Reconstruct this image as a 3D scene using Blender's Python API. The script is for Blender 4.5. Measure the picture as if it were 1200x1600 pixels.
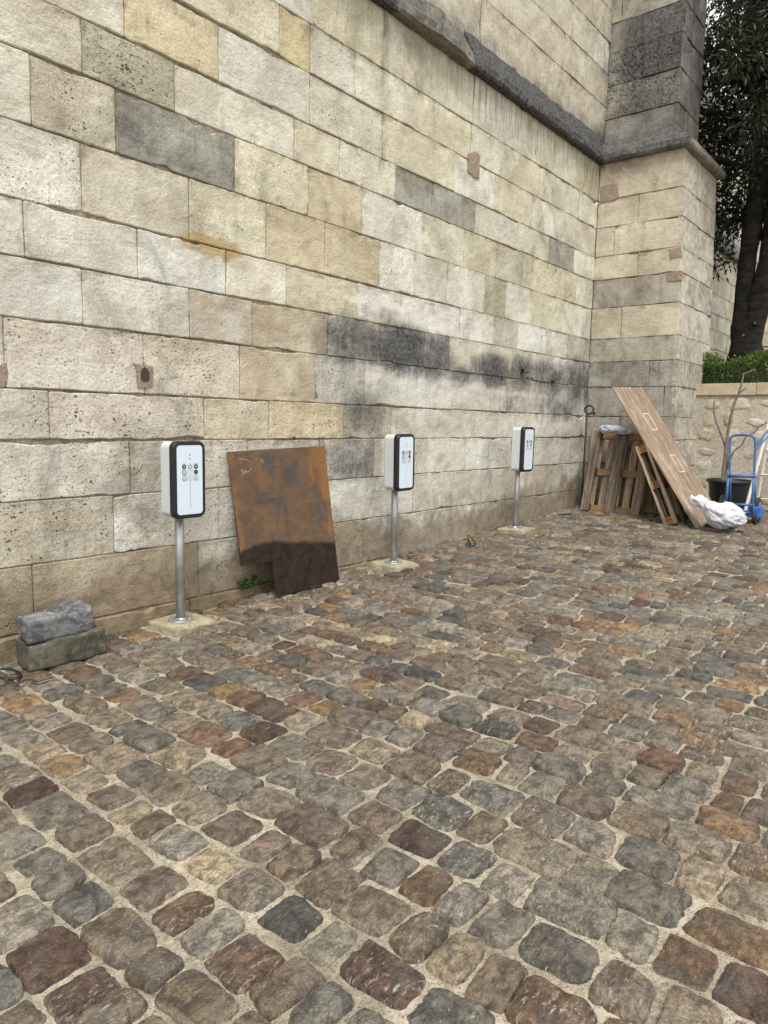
import bpy, bmesh, math, random
from mathutils import Vector, Matrix, noise
R_ = math.radians
for o in list(bpy.data.objects): bpy.data.objects.remove(o)
scn = bpy.context.scene; COL = scn.collection
V = Vector

# ------------------------------------------------------------------ camera, sky, sun, exposure
FPX, PITCH, ROLL, YAW = 1115.0, R_(7.165), R_(1.234), R_(39.32)     # fitted from the wall's vanishing points (1200x1600 px)
CAM = V((0.0, -4.4, 1.562)); SL = 0.0424                             # ground rises gently along the wall
CF = V((math.cos(YAW)*math.cos(PITCH), math.sin(YAW)*math.cos(PITCH), -math.sin(PITCH)))
CR = CF.cross(V((0,0,1))).normalized(); CU = CR.cross(CF)
CR, CU = CR*math.cos(ROLL)+CU*math.sin(ROLL), -CR*math.sin(ROLL)+CU*math.cos(ROLL)
cd = bpy.data.cameras.new('camera'); cam = bpy.data.objects.new('camera', cd); COL.objects.link(cam)
M = Matrix((CR, CU, -CF)).transposed().to_4x4(); M.translation = CAM; cam.matrix_world = M
cd.sensor_fit = 'VERTICAL'; cd.sensor_height = 36.0; cd.lens = FPX/1600*36.0
cd.clip_start = 0.05; cd.clip_end = 2000
scn.camera = cam
scn.render.resolution_x, scn.render.resolution_y = 768, 1024

SUN_EL, SUN_AZ = R_(58), R_(222)          # soft light from behind the camera
wd = bpy.data.worlds.new('World'); scn.world = wd; wd.use_nodes = True
nt = wd.node_tree; nt.nodes.clear()
sky = nt.nodes.new('ShaderNodeTexSky'); sky.sky_type = 'NISHITA'; sky.sun_disc = False
sky.sun_elevation = SUN_EL; sky.sun_rotation = R_(90)-SUN_AZ; sky.dust_density = 4.0; sky.air_density = 1.0; sky.ozone_density = 1.0
hs = nt.nodes.new('ShaderNodeHueSaturation'); hs.inputs['Saturation'].default_value = 0.22; hs.inputs['Value'].default_value = 1.0
mx = nt.nodes.new('ShaderNodeMix'); mx.data_type = 'RGBA'; mx.inputs[0].default_value = 0.6     # cloud veil evens the sky out
mx.inputs[7].default_value = (9.2, 9.2, 9.15, 1)
bg = nt.nodes.new('ShaderNodeBackground'); bg.inputs[1].default_value = 0.085
ow = nt.nodes.new('ShaderNodeOutputWorld')
nt.links.new(sky.outputs[0], hs.inputs['Color']); nt.links.new(hs.outputs[0], mx.inputs[6]); nt.links.new(mx.outputs[2], bg.inputs[0]); nt.links.new(bg.outputs[0], ow.inputs[0])
sd = bpy.data.lights.new('sun', 'SUN'); sd.energy = 1.5; sd.angle = R_(22); sd.color = (1.0, 0.965, 0.91)
sun = bpy.data.objects.new('sun', sd); COL.objects.link(sun)
sdir = V((math.cos(SUN_AZ)*math.cos(SUN_EL), math.sin(SUN_AZ)*math.cos(SUN_EL), math.sin(SUN_EL)))
sun.rotation_euler = sdir.to_track_quat('Z', 'Y').to_euler(); sun.location = (0, -10, 12)
scn.view_settings.view_transform = 'Standard'; scn.view_settings.look = 'None'; scn.view_settings.gamma = 1.0
scn.view_settings.exposure = 1.15
scn.cycles.max_bounces = 6; scn.cycles.diffuse_bounces = 3; scn.cycles.glossy_bounces = 2

# ------------------------------------------------------------------ pixel helpers (a pixel is only a direction; a touched plane gives the distance)
def ray(x, y): return CF + CR*((x-600)/FPX) - CU*((y-800)/FPX)
def onY(x, y, Y=0.0): r = ray(x, y); return CAM + r*((Y-CAM.y)/r.y)
def onX(x, y, X): r = ray(x, y); return CAM + r*((X-CAM.x)/r.x)
def onG(x, y, h=0.0): r = ray(x, y); return CAM + r*((h+SL*CAM.x-CAM.z)/(r.z-SL*r.x))
def proj(p):
    v = V(p)-CAM; z = v.dot(CF)
    return (600+FPX*v.dot(CR)/z, 800-FPX*v.dot(CU)/z, z) if z > 0.05 else (1e6, 1e6, z)
def gz(x): return SL*x
def nz(x, y=0, z=0): return noise.noise(V((x, y, z)))
def fr(x, y=0, z=0, o=4): return noise.fractal(V((x, y, z)), 0.9, 2.1, o)
def sst(a, b, x):
    t = min(1, max(0, (x-a)/(b-a))); return t*t*(3-2*t)

# ------------------------------------------------------------------ mesh helpers
def link(o, parent=None):
    COL.objects.link(o)
    if parent: o.parent = parent
    return o
def mesh_obj(name, vs, fs, m, parent=None, attrs=None, smooth=False, off=None):
    me = bpy.data.meshes.new(name)
    if off is not None: vs = [V(v)-off for v in vs]
    me.from_pydata([tuple(v) for v in vs], [], fs)
    if attrs:
        for an, data in attrs.items():
            a = me.color_attributes.new(an, 'FLOAT_COLOR', 'POINT')
            a.data.foreach_set('color', [c for d in data for c in d])
    if smooth: me.polygons.foreach_set('use_smooth', [True]*len(me.polygons))
    me.materials.append(m); me.update()
    return link(bpy.data.objects.new(name, me), parent)
def bm_obj(name, bm, m, parent=None, smooth=False):
    me = bpy.data.meshes.new(name); bm.to_mesh(me); bm.free(); me.materials.append(m)
    if smooth: me.polygons.foreach_set('use_smooth', [True]*len(me.polygons))
    return link(bpy.data.objects.new(name, me), parent)
def tag(o, label, cat, group=None):
    o['label'] = label; o['category'] = cat
    if group: o['group'] = group
    return o
def thing(name, label, cat, loc=(0,0,0), rot=(0,0,0), group=None):
    o = bpy.data.objects.new(name, None); COL.objects.link(o); o.empty_display_size = 0.1
    o.location = loc; o.rotation_euler = rot
    return tag(o, label, cat, group)
def box_bm(sx, sy, sz, c=(0,0,0), bev=0.004, seg=1, mat=None, jit=0.0, seed=0):
    bm = bmesh.new(); bmesh.ops.create_cube(bm, size=1)
    rn = random.Random(seed)
    for v in bm.verts:
        v.co = V((v.co.x*sx+rn.uniform(-jit,jit), v.co.y*sy+rn.uniform(-jit,jit), v.co.z*sz+rn.uniform(-jit,jit)))
    if bev: bmesh.ops.bevel(bm, geom=bm.edges[:], offset=bev, segments=seg, affect='EDGES', profile=0.6)
    bmesh.ops.translate(bm, verts=bm.verts, vec=c)
    if mat: bmesh.ops.transform(bm, matrix=mat, verts=bm.verts)
    return bm
def tube(path, rad, seg=10, cap=True, flat=1.0):
    path = [V(p) for p in path]; n = len(path)
    rs = rad if isinstance(rad, (list, tuple)) else [rad]*n
    vs, fs = [], []; up = V((0,0,1)); prev = None
    for i, p in enumerate(path):
        t = (path[min(i+1,n-1)]-path[max(i-1,0)]).normalized()
        if prev is None:
            a = t.cross(V((0,0,1)) if abs(t.z) < 0.9 else V((1,0,0))).normalized()
        else:
            a = (prev - t*prev.dot(t)).normalized()
        prev = a; b = t.cross(a)
        for k in range(seg):
            an = 2*math.pi*k/seg; vs.append(p + a*(rs[i]*math.cos(an)) + b*(rs[i]*flat*math.sin(an)))
    for i in range(n-1):
        for k in range(seg):
            k2 = (k+1)%seg; fs.append((i*seg+k, i*seg+k2, (i+1)*seg+k2, (i+1)*seg+k))
    if cap: fs.append(tuple(range(seg-1,-1,-1))); fs.append(tuple((n-1)*seg+k for k in range(seg)))
    return vs, fs
def smooth_path(pts, n=6):
    pts = [V(p) for p in pts]; out = []
    for i in range(len(pts)-1):
        p0, p1, p2, p3 = pts[max(i-1,0)], pts[i], pts[i+1], pts[min(i+2,len(pts)-1)]
        for k in range(n):
            t = k/n
            out.append(0.5*((2*p1)+(p2-p0)*t+(2*p0-5*p1+4*p2-p3)*t*t+(3*p1-p0-3*p2+p3)*t**3))
    out.append(pts[-1]); return out

# ------------------------------------------------------------------ materials
class NT:
    def __init__(s, name):
        s.m = bpy.data.materials.new(name); s.m.use_nodes = True; s.t = s.m.node_tree
        s.b = s.t.nodes['Principled BSDF']; s.o = s.t.nodes['Material Output']
    def n(s, ty, **kw):
        x = s.t.nodes.new(ty)
        for k, v in kw.items(): setattr(x, k, v)
        return x
    def set(s, sock, v):
        if hasattr(v, 'links') or hasattr(v, 'is_linked'): s.t.links.new(v, sock)
        elif isinstance(v, (tuple, list)) and len(v) == 3 and sock.type == 'RGBA': sock.default_value = (*v, 1)
        else: sock.default_value = v
    def pos(s, sc=(1,1,1), obj=False):
        g = s.n('ShaderNodeTexCoord').outputs['Object'] if obj else s.n('ShaderNodeNewGeometry').outputs['Position']
        if sc == (1,1,1): return g
        mp = s.n('ShaderNodeMapping'); s.set(mp.inputs[0], g); mp.inputs['Scale'].default_value = sc
        return mp.outputs[0]
    def noise(s, vec, scale, detail=4, rough=0.55, dist=0.0):
        x = s.n('ShaderNodeTexNoise'); s.set(x.inputs['Vector'], vec); x.inputs['Scale'].default_value = scale
        x.inputs['Detail'].default_value = detail; x.inputs['Roughness'].default_value = rough; x.inputs['Distortion'].default_value = dist
        return x.outputs['Fac']
    def voro(s, vec, scale, feature='F1', rnd=1.0):
        x = s.n('ShaderNodeTexVoronoi', feature=feature); s.set(x.inputs['Vector'], vec); x.inputs['Scale'].default_value = scale
        x.inputs['Randomness'].default_value = rnd; return x
    def math(s, op, a, b=0.0, c=None, clamp=False):
        x = s.n('ShaderNodeMath', operation=op); x.use_clamp = clamp; s.set(x.inputs[0], a); s.set(x.inputs[1], b)
        if c is not None: s.set(x.inputs[2], c)
        return x.outputs[0]
    def ss(s, a, b, x):
        r = s.n('ShaderNodeMapRange', interpolation_type='SMOOTHSTEP'); s.set(r.inputs[0], x); s.set(r.inputs[1], a); s.set(r.inputs[2], b)
        return r.outputs[0]
    def mix(s, f, a, b, mode='MIX'):
        x = s.n('ShaderNodeMix', data_type='RGBA', blend_type=mode); s.set(x.inputs[0], f); s.set(x.inputs[6], a); s.set(x.inputs[7], b)
        return x.outputs[2]
    def attr(s, name): return s.n('ShaderNodeAttribute', attribute_name=name)
    def sep(s, c):
        x = s.n('ShaderNodeSeparateColor'); s.set(x.inputs[0], c); return x.outputs
    def bump(s, h, strength=0.5, dist=0.01, nrm=None):
        x = s.n('ShaderNodeBump'); s.set(x.inputs['Height'], h); x.inputs['Strength'].default_value = strength; x.inputs['Distance'].default_value = dist
        if nrm is not None: s.set(x.inputs['Normal'], nrm)
        return x.outputs[0]
    def out(s, col=None, rough=None, nrm=None, metal=None, spec=None):
        if col is not None: s.set(s.b.inputs['Base Color'], col)
        if rough is not None: s.set(s.b.inputs['Roughness'], rough)
        if nrm is not None: s.set(s.b.inputs['Normal'], nrm)
        if metal is not None: s.set(s.b.inputs['Metallic'], metal)
        if spec is not None: s.set(s.b.inputs['Specular IOR Level'], spec)
        return s.m

def m_limestone():
    s = NT('limestone'); P = s.pos()
    t = s.attr('tint'); w = s.attr('wear'); x = s.attr('extra')
    wr = s.sep(w.outputs['Color']); ex = s.sep(x.outputs['Color']); T = t.outputs['Color']
    mul = lambda f, c, k: s.mix(f, c, s.mix(1.0, c, k, 'MULTIPLY'))
    big = s.noise(P, 2.0, 5, 0.62, 0.6); med = s.noise(P, 8, 5, 0.68, 0.3); fine = s.noise(P, 48, 4, 0.72)
    col = s.mix(s.ss(0.32, 0.68, big), s.mix(1.0, T, (0.80,0.77,0.72), 'MULTIPLY'), s.mix(1.0, T, (1.13,1.13,1.12), 'MULTIPLY'))
    col = mul(s.math('MULTIPLY', s.ss(0.46, 0.70, med), 0.55), col, (0.74,0.71,0.65))
    grm = s.noise(s.pos((1.5,1.5,1.0)), 1.1, 6, 0.7, 0.9)                      # drifting grey grime
    col = mul(s.math('MULTIPLY', s.ss(0.52, 0.70, grm), 0.7), col, (0.53,0.53,0.52))
    vs_ = s.noise(s.pos((15,15,0.9)), 1.0, 4, 0.62)                            # faint rain runs
    col = mul(s.math('MULTIPLY', s.math('MULTIPLY', s.ss(0.52, 0.68, vs_), s.ss(0.45, 0.62, big)), 0.35), col, (0.58,0.56,0.53))
    bed = s.noise(s.pos((1.0,1.0,3.5)), 2.6, 5, 0.66, 0.6)                       # sedimentary bedding
    col = mul(s.math('MULTIPLY', s.ss(0.5, 0.70, bed), 0.4), col, (0.80,0.74,0.63))
    rim = s.math('ADD', x.outputs['Alpha'], s.math('MULTIPLY', s.math('SUBTRACT', s.noise(P, 5, 5, 0.75), 0.55), 2.6))
    col = mul(s.math('MULTIPLY', s.math('MULTIPLY', s.ss(0.55, 1.15, rim), s.ss(0.02, 0.2, x.outputs['Alpha'])), 0.55), col, (0.46,0.41,0.35))
    col = mul(s.math('MULTIPLY', s.ss(0.48, 0.62, fine), s.math('ADD', 0.15, s.math('MULTIPLY', t.outputs['Alpha'], 0.4))), col, (0.58,0.555,0.52))
    col = s.mix(s.math('MULTIPLY', s.math('SUBTRACT', 1.0, s.ss(0.34, 0.44, fine)), 0.35), col, s.mix(1.0, col, (1.25,1.25,1.25), 'MULTIPLY'))
    # ochre, efflorescence
    oc = s.ss(0.35, 0.8, s.math('ADD', ex[1], s.math('MULTIPLY', s.math('SUBTRACT', med, 0.5), 0.9)))
    col = s.mix(s.math('MULTIPLY', oc, 0.7), col, (0.36,0.25,0.10))
    ef = s.ss(0.35, 0.8, s.math('ADD', ex[2], s.math('MULTIPLY', s.math('SUBTRACT', s.noise(P, 12, 5, 0.72), 0.5), 1.5)))
    col = s.mix(s.math('MULTIPLY', s.math('MULTIPLY', ef, s.ss(0.05, 0.3, ex[2])), 0.6), col, (0.66,0.64,0.59))
    # damp brown dirt near the paving
    dm = s.ss(0.25, 0.9, s.math('ADD', wr[1], s.math('MULTIPLY', s.math('SUBTRACT', s.noise(s.pos((1,1,0.7)), 4.2, 6, 0.7, 0.7), 0.5), 1.7)))
    col = s.mix(s.math('MULTIPLY', s.math('MULTIPLY', dm, s.ss(0.0, 0.15, wr[1])), 0.8), col, s.mix(s.ss(0.35, 0.65, med), (0.125,0.092,0.06), (0.25,0.195,0.13)))
    # soot crust
    sn = s.noise(P, 3.2, 7, 0.74, 0.6)
    so = s.math('ADD', wr[0], s.math('ADD', s.math('MULTIPLY', s.math('SUBTRACT', sn, 0.5), 1.6), s.math('MULTIPLY', s.math('SUBTRACT', vs_, 0.5), 0.4)))
    so = s.math('MULTIPLY', s.ss(0.15, 1.15, so), s.ss(0.0, 0.3, wr[0]))
    col = s.mix(s.math('MULTIPLY', so, 0.95), col, s.mix(s.ss(0.40, 0.62, s.noise(P, 26, 5, 0.78)), (0.032,0.033,0.036), (0.118,0.117,0.114)))
    # run-off streaks under the string course
    stn = s.noise(s.pos((26,26,0.8)), 1.0, 4, 0.6)
    col = s.mix(s.math('MULTIPLY', s.math('MULTIPLY', ex[0], s.ss(0.46, 0.6, stn)), 0.75), col, (0.20,0.175,0.145))
    # pits: fossil holes, thicker in some stones (tint alpha)
    wv = s.n('ShaderNodeVectorMath', operation='ADD'); s.set(wv.inputs[0], s.pos((1,1,1.55)))
    nv_ = s.n('ShaderNodeTexNoise'); s.set(nv_.inputs['Vector'], P); nv_.inputs['Scale'].default_value = 45; nv_.inputs['Detail'].default_value = 1
    sc_ = s.n('ShaderNodeVectorMath', operation='SCALE'); s.set(sc_.inputs[0], nv_.outputs['Color']); sc_.inputs['Scale'].default_value = 0.03; s.set(wv.inputs[1], sc_.outputs[0])
    den = s.math('ADD', s.math('MULTIPLY', t.outputs['Alpha'], 0.50), s.math('MULTIPLY', s.math('SUBTRACT', s.noise(P, 3.6, 3, 0.6), 0.53), 1.3))
    def pits(scale, mul_):
        vo = s.voro(wv.outputs[0], scale); rr_ = s.sep(vo.outputs['Color'])[0]
        th = s.math('MINIMUM', s.math('MULTIPLY', s.math('SUBTRACT', s.math('ADD', rr_, s.math('MULTIPLY', den, mul_)), 1.0), 0.8), 0.42)
        return s.math('SUBTRACT', 1.0, s.ss(s.math('SUBTRACT', th, 0.12), s.math('ADD', th, 0.02), vo.outputs['Distance']))
    pit = s.math('MAXIMUM', pits(27, 0.8), pits(55, 1.05))
    col = mul(s.math('MULTIPLY', pit, 0.85), col, (0.16,0.135,0.11))
    h = s.math('ADD', s.math('MULTIPLY', fine, 0.35), s.math('MULTIPLY', med, 0.75))
    h = s.math('ADD', h, s.math('MULTIPLY', bed, 0.35))
    h = s.math('SUBTRACT', h, s.math('MULTIPLY', pit, 0.9))
    return s.out(col, 0.93, s.bump(h, 1.0, 0.018), spec=0.1)

def m_mortar(name, c1, c2, sc=1.0):
    s = NT(name); P = s.pos(); a = s.noise(P, 5*sc, 6, 0.72, 0.4); b = s.noise(P, 60*sc, 4, 0.78); vo = s.voro(P, 120*sc); g = vo.outputs['Distance']; rr = s.sep(vo.outputs['Color'])
    col = s.mix(s.ss(0.34, 0.66, a), c1, c2)
    col = s.mix(s.math('MULTIPLY', s.ss(0.44, 0.64, b), 0.65), col, s.mix(1.0, col, (0.50,0.48,0.45), 'MULTIPLY'))
    peb = s.math('MULTIPLY', s.math('SUBTRACT', 1.0, s.ss(0.2, 0.42, g)), s.ss(0.6, 0.7, rr[0]))
    col = s.mix(s.math('MULTIPLY', peb, 0.55), col, s.mix(rr[1], (0.60,0.56,0.48), (0.17,0.15,0.13)))
    return s.out(col, 0.95, s.bump(s.math('ADD', s.math('MULTIPLY', b, 0.8), s.math('MULTIPLY', peb, 0.5)), 1.0, 0.014), spec=0.12)

def m_cobble():
    s = NT('sandstone_sett'); P = s.pos(); t = s.attr('tint'); e = s.attr('edge'); ec = s.sep(e.outputs['Color'])
    rv = s.n('ShaderNodeMapping'); s.set(rv.inputs[0], P)
    cmb = s.n('ShaderNodeCombineXYZ'); s.set(cmb.inputs[2], s.math('MULTIPLY', ec[1], 6.28)); s.set(rv.inputs['Rotation'], cmb.outputs[0]); rv.inputs['Scale'].default_value = (1, 3.2, 1)
    lay = s.noise(rv.outputs[0], 13, 6, 0.74, 0.9); med = s.noise(P, 17, 6, 0.74, 0.5); fine = s.noise(P, 105, 3, 0.75); lo = s.noise(P, 6.5, 3, 0.5)
    T = t.outputs['Color']; mul = lambda f, c, k: s.mix(f, c, s.mix(1.0, c, k, 'MULTIPLY'))
    col = s.mix(s.ss(0.38, 0.62, med), s.mix(1.0, T, (0.50,0.48,0.46), 'MULTIPLY'), s.mix(1.0, T, (1.4,1.36,1.30), 'MULTIPLY'))
    col = mul(s.math('MULTIPLY', s.ss(0.46, 0.66, lay), 0.7), col, (1.6,1.5,1.36))
    col = s.mix(s.math('MULTIPLY', s.ss(0.5, 0.66, lo), 0.5), col, s.mix(0.6, col, (0.15,0.142,0.132)))
    col = mul(s.math('MULTIPLY', s.ss(0.46, 0.62, fine), 0.6), col, (0.42,0.41,0.40))
    # lime splashes, grit and mortar film
    sp = s.ss(s.math('SUBTRACT', 0.70, s.math('MULTIPLY', ec[2], 0.16)), 0.74, s.noise(rv.outputs[0], 30, 5, 0.66, 0.7))
    col = s.mix(s.math('MULTIPLY', sp, 0.8), col, (0.50,0.47,0.41))
    vg = s.voro(P, 55); sp2 = s.math('MULTIPLY', s.math('SUBTRACT', 1.0, s.ss(0.10, 0.22, vg.outputs['Distance'])), s.ss(0.6, 0.65, s.sep(vg.outputs['Color'])[1]))
    col = s.mix(s.math('MULTIPLY', s.math('MULTIPLY', sp2, s.ss(0.45, 0.6, lo)), 0.5), col, (0.45,0.42,0.36))
    fn = s.noise(P, 20, 6, 0.76)
    film = s.ss(0.55, 1.0, s.math('ADD', ec[0], s.math('MULTIPLY', s.math('SUBTRACT', fn, 0.5), 1.7)))
    col = s.mix(s.math('MULTIPLY', film, 0.8), col, s.mix(s.ss(0.4, 0.6, fine), (0.40,0.345,0.26), (0.25,0.21,0.155)))
    h = s.math('ADD', s.math('MULTIPLY', med, 0.8), s.math('ADD', s.math('MULTIPLY', lay, 0.6), s.math('MULTIPLY', fine, 0.3)))
    return s.out(col, s.math('ADD', 0.36, s.math('ADD', s.math('MULTIPLY', med, 0.3), s.math('MULTIPLY', film, 0.3))), s.bump(h, 1.0, 0.024), spec=0.42)

def m_wood(name, dark, light, sc=1.0, axis='z', weather=0.5):
    s = NT(name); st = {'z': (14,14,0.9), 'x': (0.9,14,14), 'y': (14,0.9,14)}[axis]
    P = s.pos(tuple(k*sc for k in st), True); oi = s.n('ShaderNodeObjectInfo').outputs['Random']
    v = s.n('ShaderNodeVectorMath', operation='ADD'); s.set(v.inputs[0], P)
    cb = s.n('ShaderNodeCombineXYZ')
    for i in range(3): s.set(cb.inputs[i], s.math('MULTIPLY', oi, 37.0+11*i))
    s.set(v.inputs[1], cb.outputs[0]); g = s.noise(v.outputs[0], 2.4, 7, 0.7, 0.9); g2 = s.noise(v.outputs[0], 9.0, 4, 0.7)
    blot = s.noise(s.pos(), 6, 5, 0.65)
    col = s.mix(s.ss(0.33, 0.66, g), dark, light)
    col = s.mix(s.math('MULTIPLY', s.ss(0.46, 0.72, blot), weather), col, (0.105,0.088,0.07))
    col = s.mix(s.math('MULTIPLY', s.ss(0.55, 0.75, g2), 0.5), col, s.mix(1.0, col, (0.4,0.36,0.32), 'MULTIPLY'))
    col = s.mix(1.0, col, s.mix(oi, (0.72,0.72,0.72), (1.15,1.1,1.05)), 'MULTIPLY')
    col = s.mix(s.math('MULTIPLY', s.ss(0.6, 0.72, s.noise(s.pos(), 24, 4, 0.7)), 0.6), col, s.mix(1.0, col, (0.35,0.32,0.3), 'MULTIPLY'))
    return s.out(col, 0.85, s.bump(s.math('ADD', g, s.math('MULTIPLY', g2, 0.5)), 0.9, 0.008), spec=0.15)

def m_ply():
    s = NT('weathered_plywood'); P = s.pos((9,9,1.1), True); Q = s.pos((1,1,1), True)
    g = s.noise(P, 1.6, 6, 0.75, 1.2); f = s.noise(s.pos((40,40,3), True), 1.5, 4, 0.75, 0.4); bl = s.noise(Q, 5, 6, 0.7, 0.5); fr_ = s.noise(s.pos((30,30,5), True), 1.0, 3, 0.6)
    col = s.mix(s.ss(0.34, 0.66, g), (0.14,0.102,0.074), (0.40,0.31,0.23))
    col = s.mix(s.math('MULTIPLY', s.ss(0.42, 0.60, bl), 0.75), col, (0.215,0.16,0.115))
    col = s.mix(s.math('MULTIPLY', s.ss(0.56, 0.68, f), 0.8), col, (0.10,0.065,0.043))
    col = s.mix(s.math('MULTIPLY', s.ss(0.62, 0.70, fr_), 0.7), col, (0.56,0.47,0.38))
    return s.out(col, 0.85, s.bump(s.math('ADD', g, f), 0.7, 0.006), spec=0.15)

def m_plain(name, c, rough=0.5, metal=0.0, var=0.12, sc=8, bump=0.0, spec=0.5, dirt=None):
    s = NT(name); P = s.pos(); a = s.noise(P, sc, 5, 0.6); b = s.noise(P, sc*9, 3, 0.6)
    col = s.mix(s.ss(0.3, 0.7, a), tuple(k*(1-var) for k in c), tuple(min(1, k*(1+var)) for k in c))
    if dirt: col = s.mix(s.math('MULTIPLY', s.ss(0.52, 0.72, s.noise(P, sc*2.3, 6, 0.7)), 0.8), col, dirt)
    return s.out(col, s.math('ADD', rough-0.05, s.math('MULTIPLY', a, 0.1)), s.bump(b, bump, 0.004) if bump else None, metal, spec)

def m_rust():
    s = NT('rusted_steel'); P = s.pos(); w = s.attr('wear'); wr = s.sep(w.outputs['Color'])
    a = s.noise(P, 4.2, 6, 0.7, 0.7); b = s.noise(P, 15, 7, 0.72, 0.5); c = s.noise(P, 80, 4, 0.7); bl = s.noise(s.pos((1.2,1,0.5)), 4.5, 5, 0.62, 0.6)
    hz = s.noise(s.pos((1.5,1,16)), 1.3, 4, 0.6, 0.3); vt = s.noise(s.pos((16,1,1.2)), 1.0, 4, 0.6, 0.3)
    col = s.mix(s.ss(0.36, 0.64, a), (0.075,0.057,0.044), (0.150,0.088,0.048))
    col = s.mix(s.math('MULTIPLY', s.ss(0.42, 0.66, b), 0.75), col, (0.135,0.088,0.055))
    col = s.mix(s.math('MULTIPLY', s.ss(0.5, 0.64, bl), 0.85), col, (0.068,0.062,0.058))
    col = s.mix(s.math('MULTIPLY', s.ss(0.55, 0.7, hz), 0.4), col, (0.19,0.108,0.052))
    col = s.mix(s.math('MULTIPLY', s.ss(0.56, 0.7, vt), 0.4), col, (0.075,0.06,0.05))
    col = s.mix(s.math('MULTIPLY', s.ss(0.62, 0.72, s.noise(P, 7.5, 6, 0.7, 0.8)), 0.8), col, (0.27,0.12,0.035))
    og = s.ss(0.4, 0.85, s.math('ADD', wr[1], s.math('MULTIPLY', s.math('SUBTRACT', b, 0.5), 0.9)))
    col = s.mix(s.math('MULTIPLY', og, 0.65), col, (0.25,0.115,0.032))
    dk = s.ss(0.40, 0.62, s.math('ADD', wr[0], s.math('MULTIPLY', s.math('SUBTRACT', s.noise(P, 9, 6, 0.7, 0.4), 0.5), 0.35)))
    col = s.mix(s.math('MULTIPLY', dk, 0.93), col, s.mix(s.ss(0.35,0.65,b), (0.009,0.0082,0.0078), (0.030,0.021,0.014)))
    col = s.mix(s.math('MULTIPLY', s.ss(0.4, 0.66, c), 0.35), col, s.mix(1.0, col, (0.5,0.48,0.47), 'MULTIPLY'))
    return s.out(col, s.math('ADD', 0.6, s.math('MULTIPLY', b, 0.3)), s.bump(s.math('ADD', b, s.math('MULTIPLY', c, 0.4)), 0.6, 0.005), spec=0.12)

def m_rough_stone(name, c1, c2, c3):
    s = NT(name); P = s.pos(); a = s.noise(P, 7, 6, 0.65, 0.6); b = s.noise(P, 30, 7, 0.72); c = s.noise(P, 110, 3, 0.7)
    col = s.mix(s.ss(0.4, 0.6, a), c1, c2); col = s.mix(s.math('MULTIPLY', s.ss(0.52, 0.68, b), 0.75), col, c3)
    col = s.mix(s.math('MULTIPLY', s.ss(0.45, 0.65, c), 0.35), col, s.mix(1.0, col, (0.5,0.5,0.5), 'MULTIPLY'))
    return s.out(col, 0.85, s.bump(s.math('ADD', b, s.math('MULTIPLY', c, 0.4)), 0.8, 0.012), spec=0.25)

def m_leaf(name, c1, c2, tr=0.25):
    s = NT(name); t = s.attr('tint'); r = s.sep(t.outputs['Color'])
    col = s.mix(r[0], c1, c2); s.out(col, 0.42, spec=0.4)
    tb = s.n('ShaderNodeBsdfTranslucent'); s.set(tb.inputs[0], s.mix(1.0, col, (1.3,1.5,0.6), 'MULTIPLY'))
    ms = s.n('ShaderNodeMixShader'); ms.inputs[0].default_value = tr
    s.t.links.new(s.b.outputs[0], ms.inputs[1]); s.t.links.new(tb.outputs[0], ms.inputs[2]); s.t.links.new(ms.outputs[0], s.o.inputs[0])
    return s.m
def m_bark():
    s = NT('tree_bark'); P = s.pos((1,1,2.2)); a = s.noise(P, 5, 7, 0.7, 0.6); b = s.noise(P, 26, 6, 0.7, 0.5)
    col = s.mix(s.ss(0.35, 0.7, a), (0.020,0.019,0.018), (0.062,0.055,0.048)); col = s.mix(s.math('MULTIPLY', s.ss(0.55, 0.75, b), 0.4), col, (0.09,0.082,0.072))
    return s.out(col, 0.9, s.bump(s.math('ADD', a, s.math('MULTIPLY', b, 0.6)), 0.9, 0.03), spec=0.15)

LIME = m_limestone()
JOINT = m_mortar('joint_mortar', (0.16,0.128,0.098), (0.40,0.335,0.27))
SAND = m_mortar('sand_mortar', (0.25,0.213,0.158), (0.48,0.425,0.33))
PATCH = m_mortar('brown_patch_mortar', (0.30,0.235,0.18), (0.37,0.30,0.235))
RUBM = m_mortar('garden_wall_mortar', (0.42,0.375,0.30), (0.54,0.495,0.415), 0.6)
COB = m_cobble()
GALV = m_plain('galvanised_steel', (0.40,0.41,0.42), 0.42, 0.75, 0.12, 20)
WHITE = m_plain('white_powder_coat', (0.50,0.525,0.535), 0.42, 0, 0.02, 3, spec=0.4)
PANEL = m_plain('panel_sky_tinted_white', (0.58,0.665,0.75), 0.35, 0, 0.015, 3, spec=0.5)  # bluish sky reflection is put into the white base colour
BLACK = m_plain('black_rubber', (0.012,0.012,0.013), 0.5, 0, 0.1, 10, spec=0.4)
INK = m_plain('black_ink', (0.018,0.022,0.026), 0.4, 0, 0.05)
GREY = m_plain('grey_print', (0.30,0.34,0.37), 0.45, 0, 0.05)
KEYP = m_plain('keypad_grey', (0.50,0.57,0.61), 0.4, 0, 0.03)
FAINT = m_plain('faint_print', (0.55,0.60,0.65), 0.4, 0, 0.03)
SLAB = m_rough_stone('pale_slab_stone', (0.31,0.265,0.175), (0.42,0.37,0.26), (0.19,0.155,0.10))
GRANITE = m_rough_stone('blue_grey_stone', (0.075,0.08,0.082), (0.20,0.205,0.205), (0.36,0.355,0.34))
MOSSY = m_rough_stone('olive_grey_stone', (0.055,0.05,0.036), (0.105,0.097,0.072), (0.20,0.185,0.145))
RUST = m_rust()
CHALK = m_plain('chalk', (0.34,0.29,0.21), 0.9, 0, 0.2)
PW_OLD = m_wood('weathered_pallet_wood', (0.06,0.046,0.036), (0.30,0.245,0.19), 1, 'z', 0.5)
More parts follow.
